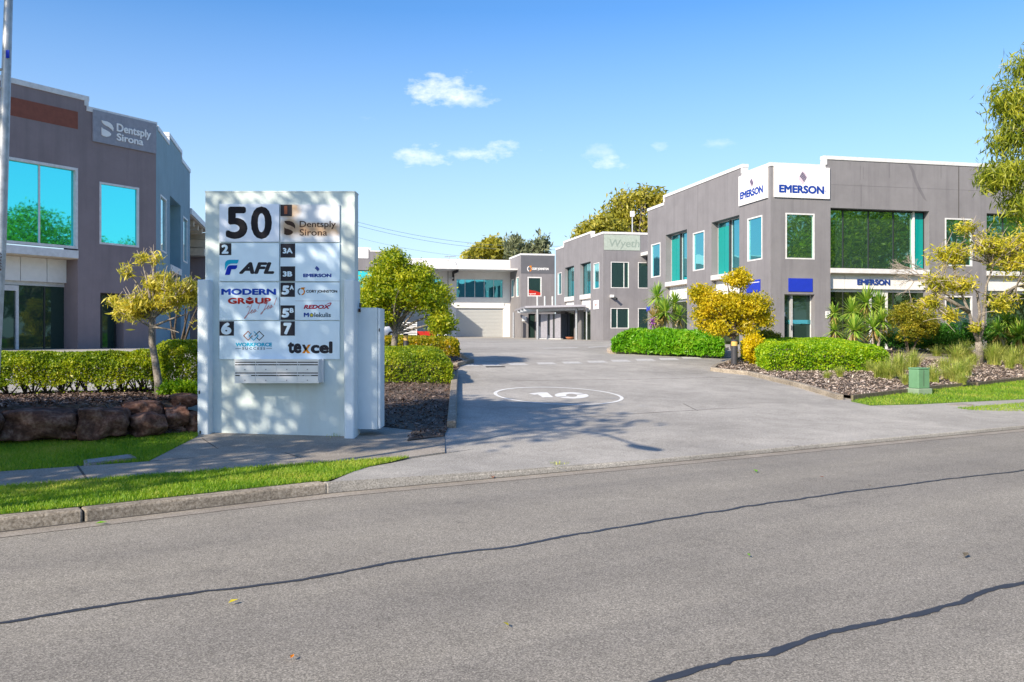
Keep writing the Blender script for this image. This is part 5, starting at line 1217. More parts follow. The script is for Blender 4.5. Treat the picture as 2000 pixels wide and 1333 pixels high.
def tree(name, label, base, top, r0, lobes, nclump, per, rad, leaf, aspect, mat, bark='bark', droop=.0, nlimb=10, up=0.0, cat='tree', group=None, lean=(0, 0), shell=.55, limb_r=.35, twigs=0, fork=None):
    t = thing(name, label, cat, base, group); b = Vector(base); tp = Vector(top)
    C, O, P = clumps(nclump, lobes, per, rad, shell)
    mb = MB(); seg = 8; pts = [b.lerp(tp, k / seg) + Vector((mnoise.noise((k * .5, b.x, 0)), mnoise.noise((k * .5, b.y, 5)), 0)) * r0 * (1.2 if 0 < k < seg else 0) for k in range(seg + 1)]
    mb.tube(pts, [r0 * (1.25 if k == 0 else 1 - .35 * k / seg) for k in range(seg + 1)], 10)
    idx = RNG.choice(len(P), min(nlimb, len(P)), replace=False); roots = (pts[-1], pts[-2], pts[-3])
    for i in idx: limbs(mb, roots[random.randrange(3)], [P[i]], r0 * limb_r * 1.5, r0 * .12, .12)
    if twigs:
        for i in RNG.choice(len(P), min(twigs, len(P)), replace=False):
            q = Vector(P[i]); d = Vector(O[i * per]) ; limbs(mb, q - d * rad * 3, [q + d * rad * random.uniform(1.0, 2.6) + Vector((0, 0, rad * random.uniform(0, 2)))], r0 * .10, r0 * .04, .15, 3, 4)
    mb.build('trunk', M[bark], t, smooth=True)
    leaves('crown', C, leaf, aspect, M[mat], t, O * .5, droop, 1.0, up)
    return t
def hedge(name, label, O, a, b, La, Lb, H, n, size, mat, group=None, aspect=.55, zf=None, gap=.0, round_=.18, stems=0, ztop=None, bulge=.06, cat='hedge'):
    """clipped hedge on a plan parallelogram: origin O, unit axes a (length La) and b (depth Lb), standing on the terrain"""
    O, a, b = Vector(O), Vector(a), Vector(b); zf = zf or G
    u = RNG.uniform(0, 1, n); v = RNG.uniform(0, 1, n); w = RNG.uniform(0, 1, n) ** .9
    f = RNG.uniform(0, 1, n); top = f < (La * Lb) / (La * Lb + 2 * H * (La + Lb)) * 1.25; side = ~top & (f < .96)
    dep = np.abs(RNG.normal(0, .05, n))
    w[top] = 1 - dep[top] / H
    wh = RNG.uniform(0, 1, n); pa = Lb / (La + Lb)
    k = side & (wh < pa / 2); u[k] = dep[k] / La; k2 = side & (wh >= pa / 2) & (wh < pa); u[k2] = 1 - dep[k2] / La
    k3 = side & (wh >= pa) & (wh < pa + (1 - pa) * .62); v[k3] = dep[k3] / Lb; k4 = side & (wh >= pa + (1 - pa) * .62); v[k4] = 1 - dep[k4] / Lb
    # rounded shoulders and a lumpy skin
    eu = np.minimum(u, 1 - u) * La; ev = np.minimum(v, 1 - v) * Lb; e = np.minimum(eu, ev)
    hs = H - round_ * np.clip(1 - e / (round_ * 1.6), 0, 1) ** 2
    X = O.x + a.x * u * La + b.x * v * Lb; Y = O.y + a.y * u * La + b.y * v * Lb
    lump = np.array([mnoise.noise((x * 1.7, y * 1.7, 0)) + .6 * mnoise.noise((x * 5, y * 5, z * 4)) for x, y, z in zip(X, Y, w)]) * bulge
    Z0 = np.array([zf(x, y) for x, y in zip(X, Y)])
    if ztop is None: Z = Z0 + (w * (hs + lump))
    else: Z = Z0 + w * (np.array([ztop(x, y) for x, y in zip(X, Y)]) - Z0 - (H - hs) + lump)
    X += RNG.normal(0, .02, n) + lump * (-b.x) ; Y += RNG.normal(0, .02, n) + lump * (-b.y)
    if gap:
        g = np.array([mnoise.noise((x * 1.6, y * 1.6, 8)) for x, y in zip(X, Y)]); keep = ~((w < gap * (1.0 + 1.1 * g)) & (RNG.uniform(0, 1, n) < .93)); X, Y, Z = X[keep], Y[keep], Z[keep]
    c = O + a * La / 2 + b * Lb / 2
    t = thing(name, label, cat, (c.x, c.y, zf(c.x, c.y)), group)
    leaves('foliage', np.stack([X, Y, Z], 1), size, aspect, mat, t, None, 0, 1, .6)
    if stems:
        mb = MB()
        for i in range(stems):
            p = O + a * La * (i + .5 + random.uniform(-.2, .2)) / stems + b * Lb * random.uniform(.35, .65); z = zf(p.x, p.y)
            for k in range(7):
                q = p + a * random.uniform(-.38, .38) + b * random.uniform(-.3, .3); limbs(mb, (p.x, p.y, z - .03), [(q.x, q.y, z + H * random.uniform(.6, .9))], .014, .005, .12, 4, 5)
        mb.build('stem', M['bark_dark'], t)
    return t
def bush(name, label, c, r, n, leaf, mat, aspect=.55, group=None, base=None, stem=True, lumps=9, cat='shrub', droop=0):
    c = Vector(c); lobes = [((c.x, c.y, c.z), r, 3)]
    for i in range(lumps):
        d = Vector((random.gauss(0, 1), random.gauss(0, 1), random.gauss(.2, .8))).normalized()
        lobes.append(((c.x + d.x * r[0] * .62, c.y + d.y * r[1] * .62, c.z + d.z * r[2] * .62), (r[0] * .42, r[1] * .42, r[2] * .42), 1))
    C, O, P = clumps(n // 14, lobes, 14, leaf * .8, .7); z0 = base if base is not None else G(c.x, c.y)
    k = C[:, 2] > z0 + .02; C, O = C[k], O[k]
    t = thing(name, label, cat, (c.x, c.y, z0), group)
    if stem:
        mb = MB(); 
        for i in range(6): limbs(mb, (c.x + random.uniform(-.05, .05), c.y + random.uniform(-.05, .05), z0 - .05), [(c.x + random.uniform(-.6, .6) * r[0], c.y + random.uniform(-.6, .6) * r[1], c.z + random.uniform(-.2, .5) * r[2])], .03, .01, .1)
        mb.build('stem', M['bark_dark'], t)
    leaves('foliage', C, leaf, aspect, M[mat], t, O * .5, droop); return t
def rosette(c, r, n, w, elmin=-.5, elmax=1.4, droop=.25):
    a = RNG.uniform(0, 2 * np.pi, n); el = RNG.uniform(elmin, elmax, n); L = r * RNG.uniform(.75, 1.1, n)
    D = np.stack([np.cos(a) * np.cos(el), np.sin(a) * np.cos(el), np.sin(el)], 1); B = np.stack([-np.sin(a), np.cos(a), np.zeros(n)], 1) * w / 2
    c = np.array(c); V = np.zeros((n, 7, 3))
    for k, (s, ww) in enumerate(((.05, .8), (.45, 1.0), (.8, .7))):
        p = c + D * (L * s)[:, None]; p[:, 2] -= droop * L * s * s * np.cos(el); V[:, 2 * k] = p - B * ww; V[:, 2 * k + 1] = p + B * ww
    p = c + D * L[:, None]; p[:, 2] -= droop * L * np.cos(el); V[:, 6] = p; return V
def yucca(label, base, heads, mat='lf_yucca', group='yuccas in the garden beds', w=.055):
    t = thing('yucca', label, 'yucca', base, group); b = Vector(base)
    for (dx, dy, dz, r, n) in heads:
        h = b + Vector((dx, dy, dz)); mb = MB(); limbs(mb, b + Vector((dx * .3, dy * .3, -.05)), [h], .055, .04, .06, 5, 7); mb.build('stem', M['twig'], t)
        arr_mesh('leaf_rosette', rosette(h, r * 1.15, int(n * 1.5), w), 7, M[mat], t, tris=[(0, 1, 3, 2), (2, 3, 5, 4), (4, 5, 6)])
        arr_mesh('dry_skirt', rosette(h - Vector((0, 0, .12)), r * .8, n // 3, w * .8, -1.3, -.4, .2), 7, M['lf_yucca_dry'], t, tris=[(0, 1, 3, 2), (2, 3, 5, 4), (4, 5, 6)])
    return t

# ================================================================== LEFT GARDEN
hO = gp(-420, 778); hE = gp(300, 771)
def on_left(px, d): q = at(px, 655, d); return Vector((q.x, q.y))
h0, h1 = on_left(-260, 13.3), on_left(322, 14.75); ax = (h1 - h0).normalized(); bx = Vector((-ax.y, ax.x))
hedge('clipped_hedge', 'long clipped hedge with bare stems showing underneath, above the boulder wall on the left', h0, ax, bx, (h1 - h0).length, 1.15, .69, 70000, .045, M['lf_hedge'], zf=lambda x, y: .58, gap=.36, stems=22, round_=.2)
h2, h3 = on_left(316, 14.2), on_left(425, 14.6); ax2 = (h3 - h2).normalized(); bx2 = Vector((-ax2.y, ax2.x))
hedge('clipped_hedge', 'taller dense end of hedge right beside the sign column, rising behind the small tree', h2, ax2, bx2, (h3 - h2).length, 1.6, .90, 22000, .045, M['lf_hedge'], zf=lambda x, y: .56, gap=.12, stems=3)
p = on_left(352, 13.9); bush('low_shrub', 'low yellow green shrub on the boulders at the foot of the taller hedge', (p.x, p.y, .68), (.36, .25, .14), 2600, .05, 'lf_lime', base=.56, stem=False)
# small ornamental tree
tb = at(311, 778, 14.0); tt_ = at(297, 622, 14.15)
t1 = thing('small_tree', 'small sparse tree with narrow yellowish leaves and pale twigs in front of the dark building', 'tree', tb)
mb = MB(); pts = [tb, at(309, 745, 14), at(303, 705, 14.05), at(297, 670, 14.1), at(296, 640, 14.1), tt_]; mb.tube(pts, [.075, .062, .055, .052, .045, .04], 10)
lob = [(at(300, 592, 14.2), (.42, .45, .22), 3), (at(345, 575, 14.2), (.36, .45, .22), 3), (at(262, 606, 14.1), (.25, .4, .17), 2), (at(312, 552, 14.2), (.34, .4, .20), 2), (at(372, 568, 14.2), (.16, .3, .22), 1.2), (at(222, 588, 14.1), (.07, .15, .06), .3), (at(232, 614, 14.1), (.08, .15, .05), .3), (at(250, 530, 14.1), (.06, .1, .08), .2), (at(274, 504, 14.1), (.06, .1, .06), .2), (at(304, 506, 14.1), (.05, .1, .06), .2)]
C, O_, P = clumps(330, lob, 13, .05, .35)
limbs(mb, tt_, [lob[k][0] for k in range(5)] + [lob[5][0], lob[6][0], lob[7][0], lob[8][0]], .032, .008, .18)
limbs(mb, at(296, 640, 14.1), [at(350, 650, 14.0), at(384, 610, 14.2), at(232, 610, 14.0)], .022, .006, .1)
mb.build('trunk', M['bark'], t1, smooth=True)
mb = MB()
for i in range(150):
    q = Vector(P[random.randrange(len(P))]); d = Vector((random.gauss(0, .5), random.gauss(0, .4), 1)).normalized(); limbs(mb, q - d * .06, [q + d * random.uniform(.10, .28)], .0075, .003, .1, 3, 4)
limbs(mb, at(300, 560, 14.1), [at(296, 484, 14.1), at(300, 478, 14.1), at(290, 496, 14.1)], .009, .003, .1, 4, 5)
mb.build('twig', M['twig'], t1)
leaves('crown', C, .13, .2, M['lf_long'], t1, O_ * .4 + np.array([0, 0, .35]), 0, 1)
sh = thing('multi_stem_shrub', 'leafless dark multi stemmed shrub against the building behind the small tree', 'shrub', at(352, 690, 15.6))
mb = MB(); sb = at(352, 722, 15.6)
for tip in ((330, 610), (338, 640), (350, 590), (362, 600), (372, 596), (380, 620), (386, 600)): limbs(mb, sb + Vector((random.uniform(-.08, .08), 0, 0)), [at(*tip, 15.6 + random.uniform(-.2, .2))], .028, .012, .1)
mb.build('stem', M['bark_dark'], sh)
C = np.concatenate([np.array(at(*q, 15.6)) + RNG.normal(0, .07, (22, 3)) for q in ((330, 606), (388, 634), (372, 590), (350, 585))]); leaves('foliage', C, .12, .22, M['lf_long'], sh)

# ================================================================== CENTRE GARDEN
def plan(px, d): q = at(px, 655, d); return Vector((q.x, q.y))
a0, a1 = plan(640, 20.2), plan(884, 20.6); ax = (a1 - a0).normalized(); bx = Vector((-ax.y, ax.x))
hedge('clipped_hedge', 'dense green clipped hedge beside the meter cabinet and the driveway kerb', a0, ax, bx, (a1 - a0).length, 3.2, .70, 42000, .055, M['lf_hedge'], round_=.22, gap=.10, stems=5)
a0, a1 = plan(690, 28.6), plan(896, 28.9); ax = (a1 - a0).normalized(); bx = Vector((-ax.y, ax.x))
hedge('clipped_hedge', 'yellow tipped clipped hedge behind the bollard and the round tree', a0, ax, bx, (a1 - a0).length, 2.0, .60, 30000, .08, M['lf_gold_hedge'], round_=.15)
base = plan(768, 25.5); bz = G(*base); tb = Vector((base.x, base.y, bz)); tp = at(772, 632, 25.5)
lob = [(at(790, 566, 25.5), (1.0, 1.0, .62), 4), (at(745, 560, 25.4), (.62, .8, .62), 2.5), (at(765, 525, 25.5), (.55, .7, .5), 2.2), (at(726, 590, 25.3), (.45, .6, .48), 1.9), (at(742, 618, 25.3), (.4, .5, .26), .9), (at(845, 585, 25.4), (.55, .7, .5), 2.0), (at(862, 632, 25.2), (.42, .5, .34), 1.6), (at(770, 502, 25.5), (.18, .3, .2), .4), (at(818, 540, 25.5), (.45, .6, .42), 1.5)]
tree('round_tree', 'bushy yellow green tree with drooping right side beside the directory sign', tb, tp, .11, lob, 1550, 19, .095, .10, .40, 'lf_tree', nlimb=26, up=.3, shell=.6, limb_r=.3)

# ================================================================== RIGHT OF THE DRIVEWAY
# mass planting in the long kerbed bed
def gzb(x, y): return G(x, y) + .1
a0, a1 = plan(1196, 32.9), plan(1412, 32.0); ax = (a1 - a0).normalized(); bx = Vector((-ax.y, ax.x))
hedge('leafy_planting', 'bright green leafy border filling the kerbed bed beside the driveway', a0, ax, bx, (a1 - a0).length, 4.5, .72, 34000, .17, M['lf_bright'], aspect=.36, zf=gzb, round_=.35, bulge=.16, cat='planting')
def ybase(px, d): q = plan(px, d); return (q.x, q.y, G(q.x, q.y) + .05)
def hz(px, py, d, b): q = at(px, py, d); return (q.x - b[0], q.y - b[1], q.z - b[2])
b = ybase(1290, 37); yucca('tallest yucca on the left of its clump before the grey wall', b, [(*hz(1284, 580, 37, b), .62, 90), (*hz(1290, 612, 37, b), .6, 60)])
b = ybase(1318, 36.6); yucca('slender yucca on a bare leaning stem in front of the white panels', b, [(*hz(1318, 592, 36.6, b), .5, 70)])
b = ybase(1302, 36); yucca('low broad yucca in the middle of the clump over the leafy border', b, [(*hz(1299, 610, 36, b), .75, 90), (*hz(1327, 618, 36, b), .5, 50)])
b = ybase(1276, 36); yucca('brownish yucca at the left end of the clump beside the purple flower', b, [(*hz(1278, 622, 36, b), .55, 60)], 'lf_yucca_dry')
fl = thing('flower_spike', 'single purple flower spike on the leafy border left of the yuccas', 'flower', at(1274.5, 640, 34.5))
mb = MB(); q = at(1274.5, 632, 34.5); mb.tube([q - Vector((0, 0, .35)), q], .015, 6); mb.build('stalk', M['lf_bright'], fl)
leaves('bloom', np.array(q) + RNG.normal(0, 1, (120, 3)) * np.array([.05, .05, .13]), .07, .6, plain('purple_petal', (.28, .07, .35), .6), fl)
# yellow tree behind its bollard
base = plan(1432, 29.2); tb = Vector((*base, G(*base) + .08)); tp = at(1430, 645, 29.2)
lob = [(at(1430, 600, 29.2), (.75, .8, .55), 4), (at(1385, 590, 29.2), (.5, .7, .5), 2.2), (at(1475, 600, 29.2), (.55, .7, .5), 2.4), (at(1440, 545, 29.2), (.42, .5, .32), 1.7), (at(1365, 575, 29.2), (.3, .4, .3), 1), (at(1405, 640, 29.2), (.5, .6, .25), 1.3), (at(1490, 628, 29.2), (.3, .4, .3), .9), (at(1455, 640, 29.2), (.35, .5, .28), .9), (at(1375, 622, 29.4), (.45, .5, .4), 1.2)]
tree('yellow_tree', 'round yellow leaved tree standing right behind the black bollard', tb, tp, .10, lob, 1050, 17, .09, .11, .42, 'lf_golden', 'bark_dark', nlimb=20, up=.3, shell=.5, limb_r=.3)
p = plan(1474, 28.6); bush('golden_shrub', 'upright golden yellow shrub between the bollard and the clipped hedge', (p.x, p.y, at(1474, 682, 28.6).z), (.34, .34, .48), 5200, .085, 'lf_gold', .6, lumps=6)
p = plan(1496, 31.5); bush('round_shrub', 'small rounded shrub with bare grey patch in front of the corner door', (p.x, p.y, at(1496, 664, 31.5).z), (.55, .5, .34), 5000, .07, 'lf_olive', .55)
# broad clipped hedge, rising with the slope
A0, A1 = plan(1497, 26.2), plan(1738, 27.6); ax = (A1 - A0).normalized(); bx = Vector((.12, .99)).normalized()
hedge('clipped_hedge', 'broad lime topped clipped hedge in front of the corner office', A0, ax, bx, (A1 - A0).length, 5.6, .78, 70000, .07, M['lf_lime'], zf=lambda x, y: G(x, y) + .08, round_=.22, bulge=.08)
# bushes before the ground-floor windows
p = plan(1778, 36.5); bush('round_shrub', 'large dome shaped olive shrub below the white fascia panels', (p.x, p.y, at(1778, 632, 36.5).z), (1.15, 1.0, .85), 15000, .075, 'lf_olive', .55, lumps=12)
for lab, px, d, hd in (('tall double headed yucca before the glass door under the fascia letters', 1690, 37.4, ((1692, 592, .75, 100), (1716, 600, .72, 90))),
                       ('yucca leaning left against the ground floor glass', 1655, 37.2, ((1664, 610, .7, 90), (1674, 632, .7, 80))),
                       ('short yucca crowding the hedge top in the middle of the window', 1705, 36.2, ((1706, 640, .72, 90), (1722, 628, .6, 60))),
                       ('dark yucca at the left edge of the ground floor window', 1628, 38.2, ((1629, 612, .5, 70), (1630, 646, .55, 70))),
                       ('low yellow green yucca just above the hedge', 1668, 36, ((1668, 646, .7, 90),)),
                       ('spiky yucca right of the multi stemmed tree', 1962, 36, ((1962, 628, .75, 90), (1985, 642, .6, 70))),
                       ('pale yucca at the right edge behind the tussocks', 1990, 35, ((1992, 655, .7, 80), (1950, 648, .55, 60)))):
    b = ybase(px, d); yucca(lab, b, [(*hz(x, y, d, b), r, n) for x, y, r, n in hd])
for lab, px, d, r, zt in (('dark green ground cover patch behind the garden path', 1775, 39.0, (2.0, .8, .42), 664), ('dark green leafy bush left of the multi stemmed tree', 1868, 36.5, (1.0, .8, .62), 655), ('dark leafy bush under the yucca right of the multi stemmed tree', 1965, 36.2, (1.3, .9, .7), 655), ('ground cover strip along the path in front of the dome shrub', 1850, 38.0, (1.5, .7, .45), 668), ('green bush at the far right edge', 2060, 35, (1.2, .9, .8), 650)):
    p = plan(px, d); bush('ground_cover', lab, (p.x, p.y, at(px, zt, d).z), r, 9000, .09, 'lf_ground', .5, lumps=10, stem=False)
# multi-stemmed tree on the right
tb = at(1913, 706, 33.0); tb.z = G(tb.x, tb.y) + .05
t2 = thing('multi_stem_tree', 'open multi stemmed tree with clumps of yellow leaves and bare twigs on the right', 'tree', tb)
mb = MB(); fk = at(1911, 668, 33)
mb.tube([tb, at(1913, 690, 33), fk], [.17, .14, .12], 12)
stems = [[fk, at(1900, 640, 33), at(1893, 610, 33), at(1878, 575, 33)], [fk, at(1920, 640, 33), at(1922, 600, 33), at(1926, 560, 33), at(1940, 520, 33)], [fk, at(1905, 650, 33.2), at(1914, 615, 33.2), at(1908, 570, 33.2)], [at(1922, 600, 33), at(1950, 580, 33), at(1985, 560, 32.8)], [at(1893, 610, 33), at(1860, 590, 32.8), at(1830, 575, 32.8)]]
for s_ in stems: mb.tube(s_, [.085 - .014 * k for k in range(len(s_))], 8)
lob = [(at(1855, 500, 33), (.85, .8, .55), 3), (at(1930, 480, 33), (.95, .9, .6), 3.4), (at(1975, 510, 33), (.9, .9, .7), 3), (at(1830, 555, 32.8), (.6, .7, .5), 2), (at(1815, 590, 32.8), (.5, .6, .4), 1.3), (at(1960, 590, 32.8), (.7, .8, .45), 1.6), (at(1875, 560, 33), (.7, .8, .5), 1.6), (at(1850, 615, 32.8), (.4, .5, .3), .8), (at(2010, 470, 33), (.9, .9, .7), 2.4), (at(2030, 560, 33), (.9, .9, .7), 2), (at(1890, 445, 33), (.5, .5, .25), .8), (at(1905, 640, 32.8), (.25, .3, .2), .4)]
C, O_, P = clumps(1050, lob, 9, .10, .1)
idx = RNG.choice(len(P), 90, replace=False); ends = [s_[-1] for s_ in stems]
for i in idx:
    q = Vector(P[i]); e = min(ends, key=lambda k: (k - q).length); limbs(mb, e, [q], .028, .007, .12, 4, 5)
mb.build('trunk', M['bark'], t2, smooth=True)
mb = MB()
for i in range(420):
    q = Vector(P[random.randrange(len(P))]); d = Vector((random.gauss(0, .8), random.gauss(0, .6), random.gauss(.4, .5))).normalized(); limbs(mb, q, [q + d * random.uniform(.25, .7)], .016, .006, .12, 3, 4)
def ramify(q, d, L, r, n):                  # a bare branch forking again and again
    e = q + d * L; m_ = q.lerp(e, .5) + Vector((random.gauss(0, .06), random.gauss(0, .06), random.gauss(0, .06))) * L; mb.tube([q, m_, e], [r, r * .85, r * .7], 5, cap=False)
    if n:
        for k in range(3 if random.random() < .45 else 2):
            d2 = (d + Vector((random.gauss(0, .42), random.gauss(0, .5), random.gauss(.02, .42)))).normalized(); ramify(e if k else m_, d2, L * random.uniform(.6, .9), r * .68, n - 1)
random.seed(21)
ramify(at(1858, 582, 32.8), (at(1805, 540, 32.6) - at(1858, 582, 32.8)).normalized(), .75, .034, 1)
for y_, dz_ in ((540, .10), (532, .35), (546, -.12)): ramify(at(1812, y_, 32.6), Vector((-1, 0, dz_)).normalized(), .50, .026, 5)
mb.build('bare_twig', M['twig'], t2)
leaves('crown', C, .17, .30, M['lf_yellow'], t2, O_ * .4 + np.array([0, 0, .2]), 0, 1)
# big gum leaning in from beyond the right edge
q = UV(26.2, 12.2); q = Vector((18.5, 23.5)); tb = Vector((*q, G(*q)))
lob = [(at(1990, 200, 23), (.62, .9, .75), 2.4), (at(2010, 130, 23), (.5, .8, .4), 1.2), (at(1975, 270, 23), (.42, .7, .55), 1.8), (at(1965, 340, 23), (.55, .8, .45), 2), (at(2000, 395, 23), (.5, .7, .55), 1.8), (at(1940, 352, 23), (.22, .4, .35), .6), (at(2060, 300, 23.2), (.9, 1.2, 1.6), 4), (at(2150, 200, 23.5), (1.6, 1.6, 2.0), 6), (at(2300, 250, 24), (2.0, 2.0, 2.0), 6), (at(2200, 60, 24), (1.8, 1.8, 1.4), 4), (at(1955, 208, 23), (.16, .3, .3), .4)]
tree('gum_tree', 'tall gum tree with hanging leaves reaching in from the right edge', tb, at(2260, 330, 23.8), .24, lob, 1250, 16, .17, .24, .15, 'lf_gum', 'bark', droop=1.5, nlimb=50, shell=.35, limb_r=.25)
# tussocks
def tuft_mesh(name, label, c, h, n, w, spread):
    t = thing(name, label, 'grass tuft', c, 'tussock grasses in the right bed')
    P = np.array([[c[0], c[1]]]) + RNG.normal(0, .07, (n, 2)); a = RNG.uniform(0, 2 * np.pi, n); L = h * RNG.uniform(.5, 1.05, n); s = RNG.uniform(.1, spread, n)
    V = np.zeros((n, 7, 3)); bx_, by_ = -np.sin(a) * w / 2, np.cos(a) * w / 2
    for k, (f, ww) in enumerate(((0, 1), (.5, .9), (.85, .6))):
        r_ = L * s * f * f; z = c[2] + L * (f - .25 * s * f * f)
        for j, sg in enumerate((-1, 1)): V[:, 2 * k + j, 0] = P[:, 0] + np.cos(a) * r_ + bx_ * ww * sg; V[:, 2 * k + j, 1] = P[:, 1] + np.sin(a) * r_ + by_ * ww * sg; V[:, 2 * k + j, 2] = z
    V[:, 6, 0] = P[:, 0] + np.cos(a) * L * s; V[:, 6, 1] = P[:, 1] + np.sin(a) * L * s; V[:, 6, 2] = c[2] + L * (1 - .3 * s)
    arr_mesh('blade_clump', V, 7, M['lf_tuft'], t, tris=[(0, 1, 3, 2), (2, 3, 5, 4), (4, 5, 6)])
    return t
protos = []
spots = [(1755, 738, 1.05), (1735, 742, .9), (1700, 728, .6), (1640, 738, .5), (1615, 740, .4), (1782, 726, 1.0), (1822, 748, .8), (1850, 742, .7), (1768, 752, .5), (1868, 748, 1.0), (1885, 735, .9), (1880, 752, .5), (1845, 725, .8),
         (1868, 712, 1.2), (1855, 695, 1.1), (1885, 704, 1.2), (1930, 706, 1.0), (1942, 714, 1.15), (1960, 705, 1.2), (1980, 712, 1.2), (1998, 705, 1.2), (1972, 722, .8), (2020, 712, 1.2), (1830, 700, .8), (1900, 715, .7), (1718, 740, .8), (1800, 742, .5), (1948, 694, 1.1), (2005, 722, .7)]
for i, (px, py, s_) in enumerate(spots):
    q = gp(px, py, .09)
    lab = 'pale clump of tussock grass in the right garden bed'
    if i < 4: t_ = tuft_mesh('grass_tuft', lab, (q.x, q.y, rbz(q.x, q.y)), .74, 330, .013, 1.15); protos.append(t_)
    else: t_ = copy_tree(protos[i % 4]); t_.location = (q.x, q.y, rbz(q.x, q.y)); t_.rotation_euler.z = random.uniform(0, 6)
    t_.scale = (s_, s_, s_ * random.uniform(.9, 1.15))
w_ = gp(1092, 917); wd = tuft_mesh('weed', 'small green weed growing in the driveway lip joint', (w_.x, w_.y, -.12), .10, 60, .012, 1.4); wd['category'] = 'weed'; del wd['group']
w_ = at(656, 852, 13.02); wd = tuft_mesh('weed', 'tiny weed at the foot of the directory slab', (w_.x, w_.y - .02, gz + .0), .09, 16, .008, 1.2); wd['category'] = 'weed'; del wd['group']
# ================================================================== FAR TREES
def far_tree(name, label, px, d, pybase, lobes, n, leaf, mat, per=9, rad=.35, **k):
    q = plan(px, d); tb = Vector((*q, G(*q))); L = [(at(x, y, d + dd), (rx * d / F, rx * d / F, rz * d / F), w) for x, y, rx, rz, dd, w in lobes]
    tree(name, label, tb, at(px, pybase, d), k.pop('r0', .35), L, n, per, rad, leaf, .35, mat, group='trees beyond the buildings', **k)
far_tree('gum_tree', 'largest golden gum towering behind the middle grey building', 1245, 105, 470, [(1210, 420, 30, 26, 0, 3), (1255, 390, 34, 22, 0, 3), (1285, 395, 18, 20, 0, 1.6), (1240, 440, 36, 20, 1, 2.4), (1280, 440, 24, 26, 0, 2), (1215, 390, 14, 10, 0, .7)], 430, .62, 'lf_gum_far', 12, .55, nlimb=34, shell=.45, droop=.4)
far_tree('gum_tree', 'lower olive gum at the left foot of the largest one', 1165, 100, 480, [(1150, 455, 20, 14, 0, 2), (1175, 440, 24, 14, 0, 2), (1200, 452, 26, 16, 0, 2), (1140, 470, 16, 10, 0, 1)], 320, .6, 'lf_gum_far', 12, .5, nlimb=14, shell=.45)
far_tree('olive_tree', 'dense olive tree right behind the white warehouse roof', 958, 125, 505, [(955, 490, 28, 16, 0, 3), (930, 500, 22, 9, 0, 1.5), (965, 478, 14, 10, 0, 1), (985, 496, 14, 12, 0, 1)], 380, .8, 'lf_gum_far', 12, .5, nlimb=10, shell=.5)
far_tree('sparse_tree', 'airy grey green tree between the warehouse and the middle grey building', 1030, 120, 515, [(1003, 478, 15, 17, 0, 1.6), (1030, 488, 16, 13, 0, 1.4), (1056, 478, 14, 17, 0, 1.4), (1010, 498, 20, 9, 0, 1), (1055, 500, 18, 9, 0, .9)], 210, .75, 'lf_grey', 9, .5, nlimb=20, shell=.3)
# street trees across the road: they show in the window glass and throw the dappled shade
def street_tree(label, q, h, r, n, mat='lf_street', leaf=.30, gaps=.45, low=.36, nl=9):
    q = Vector(q); z = max(0, G(*q)); tb = Vector((*q, z)); L = [((q.x, q.y, z + h * .66), (r * .8, r * .8, h * .28), 3)]
    for i in range(nl):
        a = i * 2.4; rr = r * random.uniform(.45, .8); L.append(((q.x + rr * math.cos(a), q.y + rr * math.sin(a), z + h * random.uniform(low + .08, .88)), (r * .45, r * .45, h * .14), 1.2))
    tree('street_tree', label, tb, (q.x, q.y, z + h * .42), .2, L, n, 14, .3, leaf, .4, mat, 'bark', nlimb=22, shell=gaps, group='street trees outside the frame')
street_tree('street tree on the left verge that throws the dappled shade on the directory sign', (-10.75, 4.55), 10.2, 3.2, 500, leaf=.30, low=.3)
street_tree('second street tree on the left verge shading the boulders and the driveway mouth', (-13.8, 3.6), 7.4, 3.2, 300, leaf=.30, low=.35)
for i, (u_, v_, h_, r_) in enumerate(((24, -5, 11, 4.5), (33, -6, 13, 5), (42, -5, 12.5, 5), (52, -6, 13.5, 5), (62, -5, 13, 5), (72, -7, 14, 5.5), (46, -12, 14, 6), (60, -13, 15, 6))):
    street_tree('broad green street tree across the road, mirrored in the corner office windows', UV(u_, v_), h_, r_, 520, leaf=.42, gaps=.6, low=.2)
street_tree('low bushy tree mirrored in the cyan windows of the dark office', (31, 27.5), 12.8, 6.0, 1000, 'lf_gum', leaf=.28, gaps=.6, low=.2)
street_tree('second bushy tree mirrored in the cyan windows of the dark office', (42, 35), 11.5, 4.5, 800, 'lf_gum', leaf=.28, gaps=.6, low=.2)

# ================================================================== STREET FURNITURE
def bollard(label, q, h=.83, r=.075):
    z = G(*q) + .05; t = thing('bollard', label, 'bollard', (q.x, q.y, z), 'garden light bollards')
    mb = MB(); mb.lathe((q.x, q.y, z - .1), [(r, 0), (r, h * .76 + .1)], 20); mb.build('post', M['bollard'], t, smooth=False)
    mb = MB(); mb.lathe((q.x, q.y, z), [(r * .96, h * .765), (r * .96, h * .93)], 20); mb.build('lens', M['amber'], t)
    mb = MB(); mb.lathe((q.x, q.y, z), [(r * 1.03, h * .932), (r * 1.03, h * .98), (r * .8, h), (.01, h * 1.003)], 20); mb.build('cap', M['bollard'], t)
bollard('charcoal bollard with amber lens between the two hedges left of the driveway', plan(792.5, 25.6), .86, .072)
bollard('charcoal bollard in front of the yellow tree right of the driveway', plan(1434.5, 28.3), .86, .105)
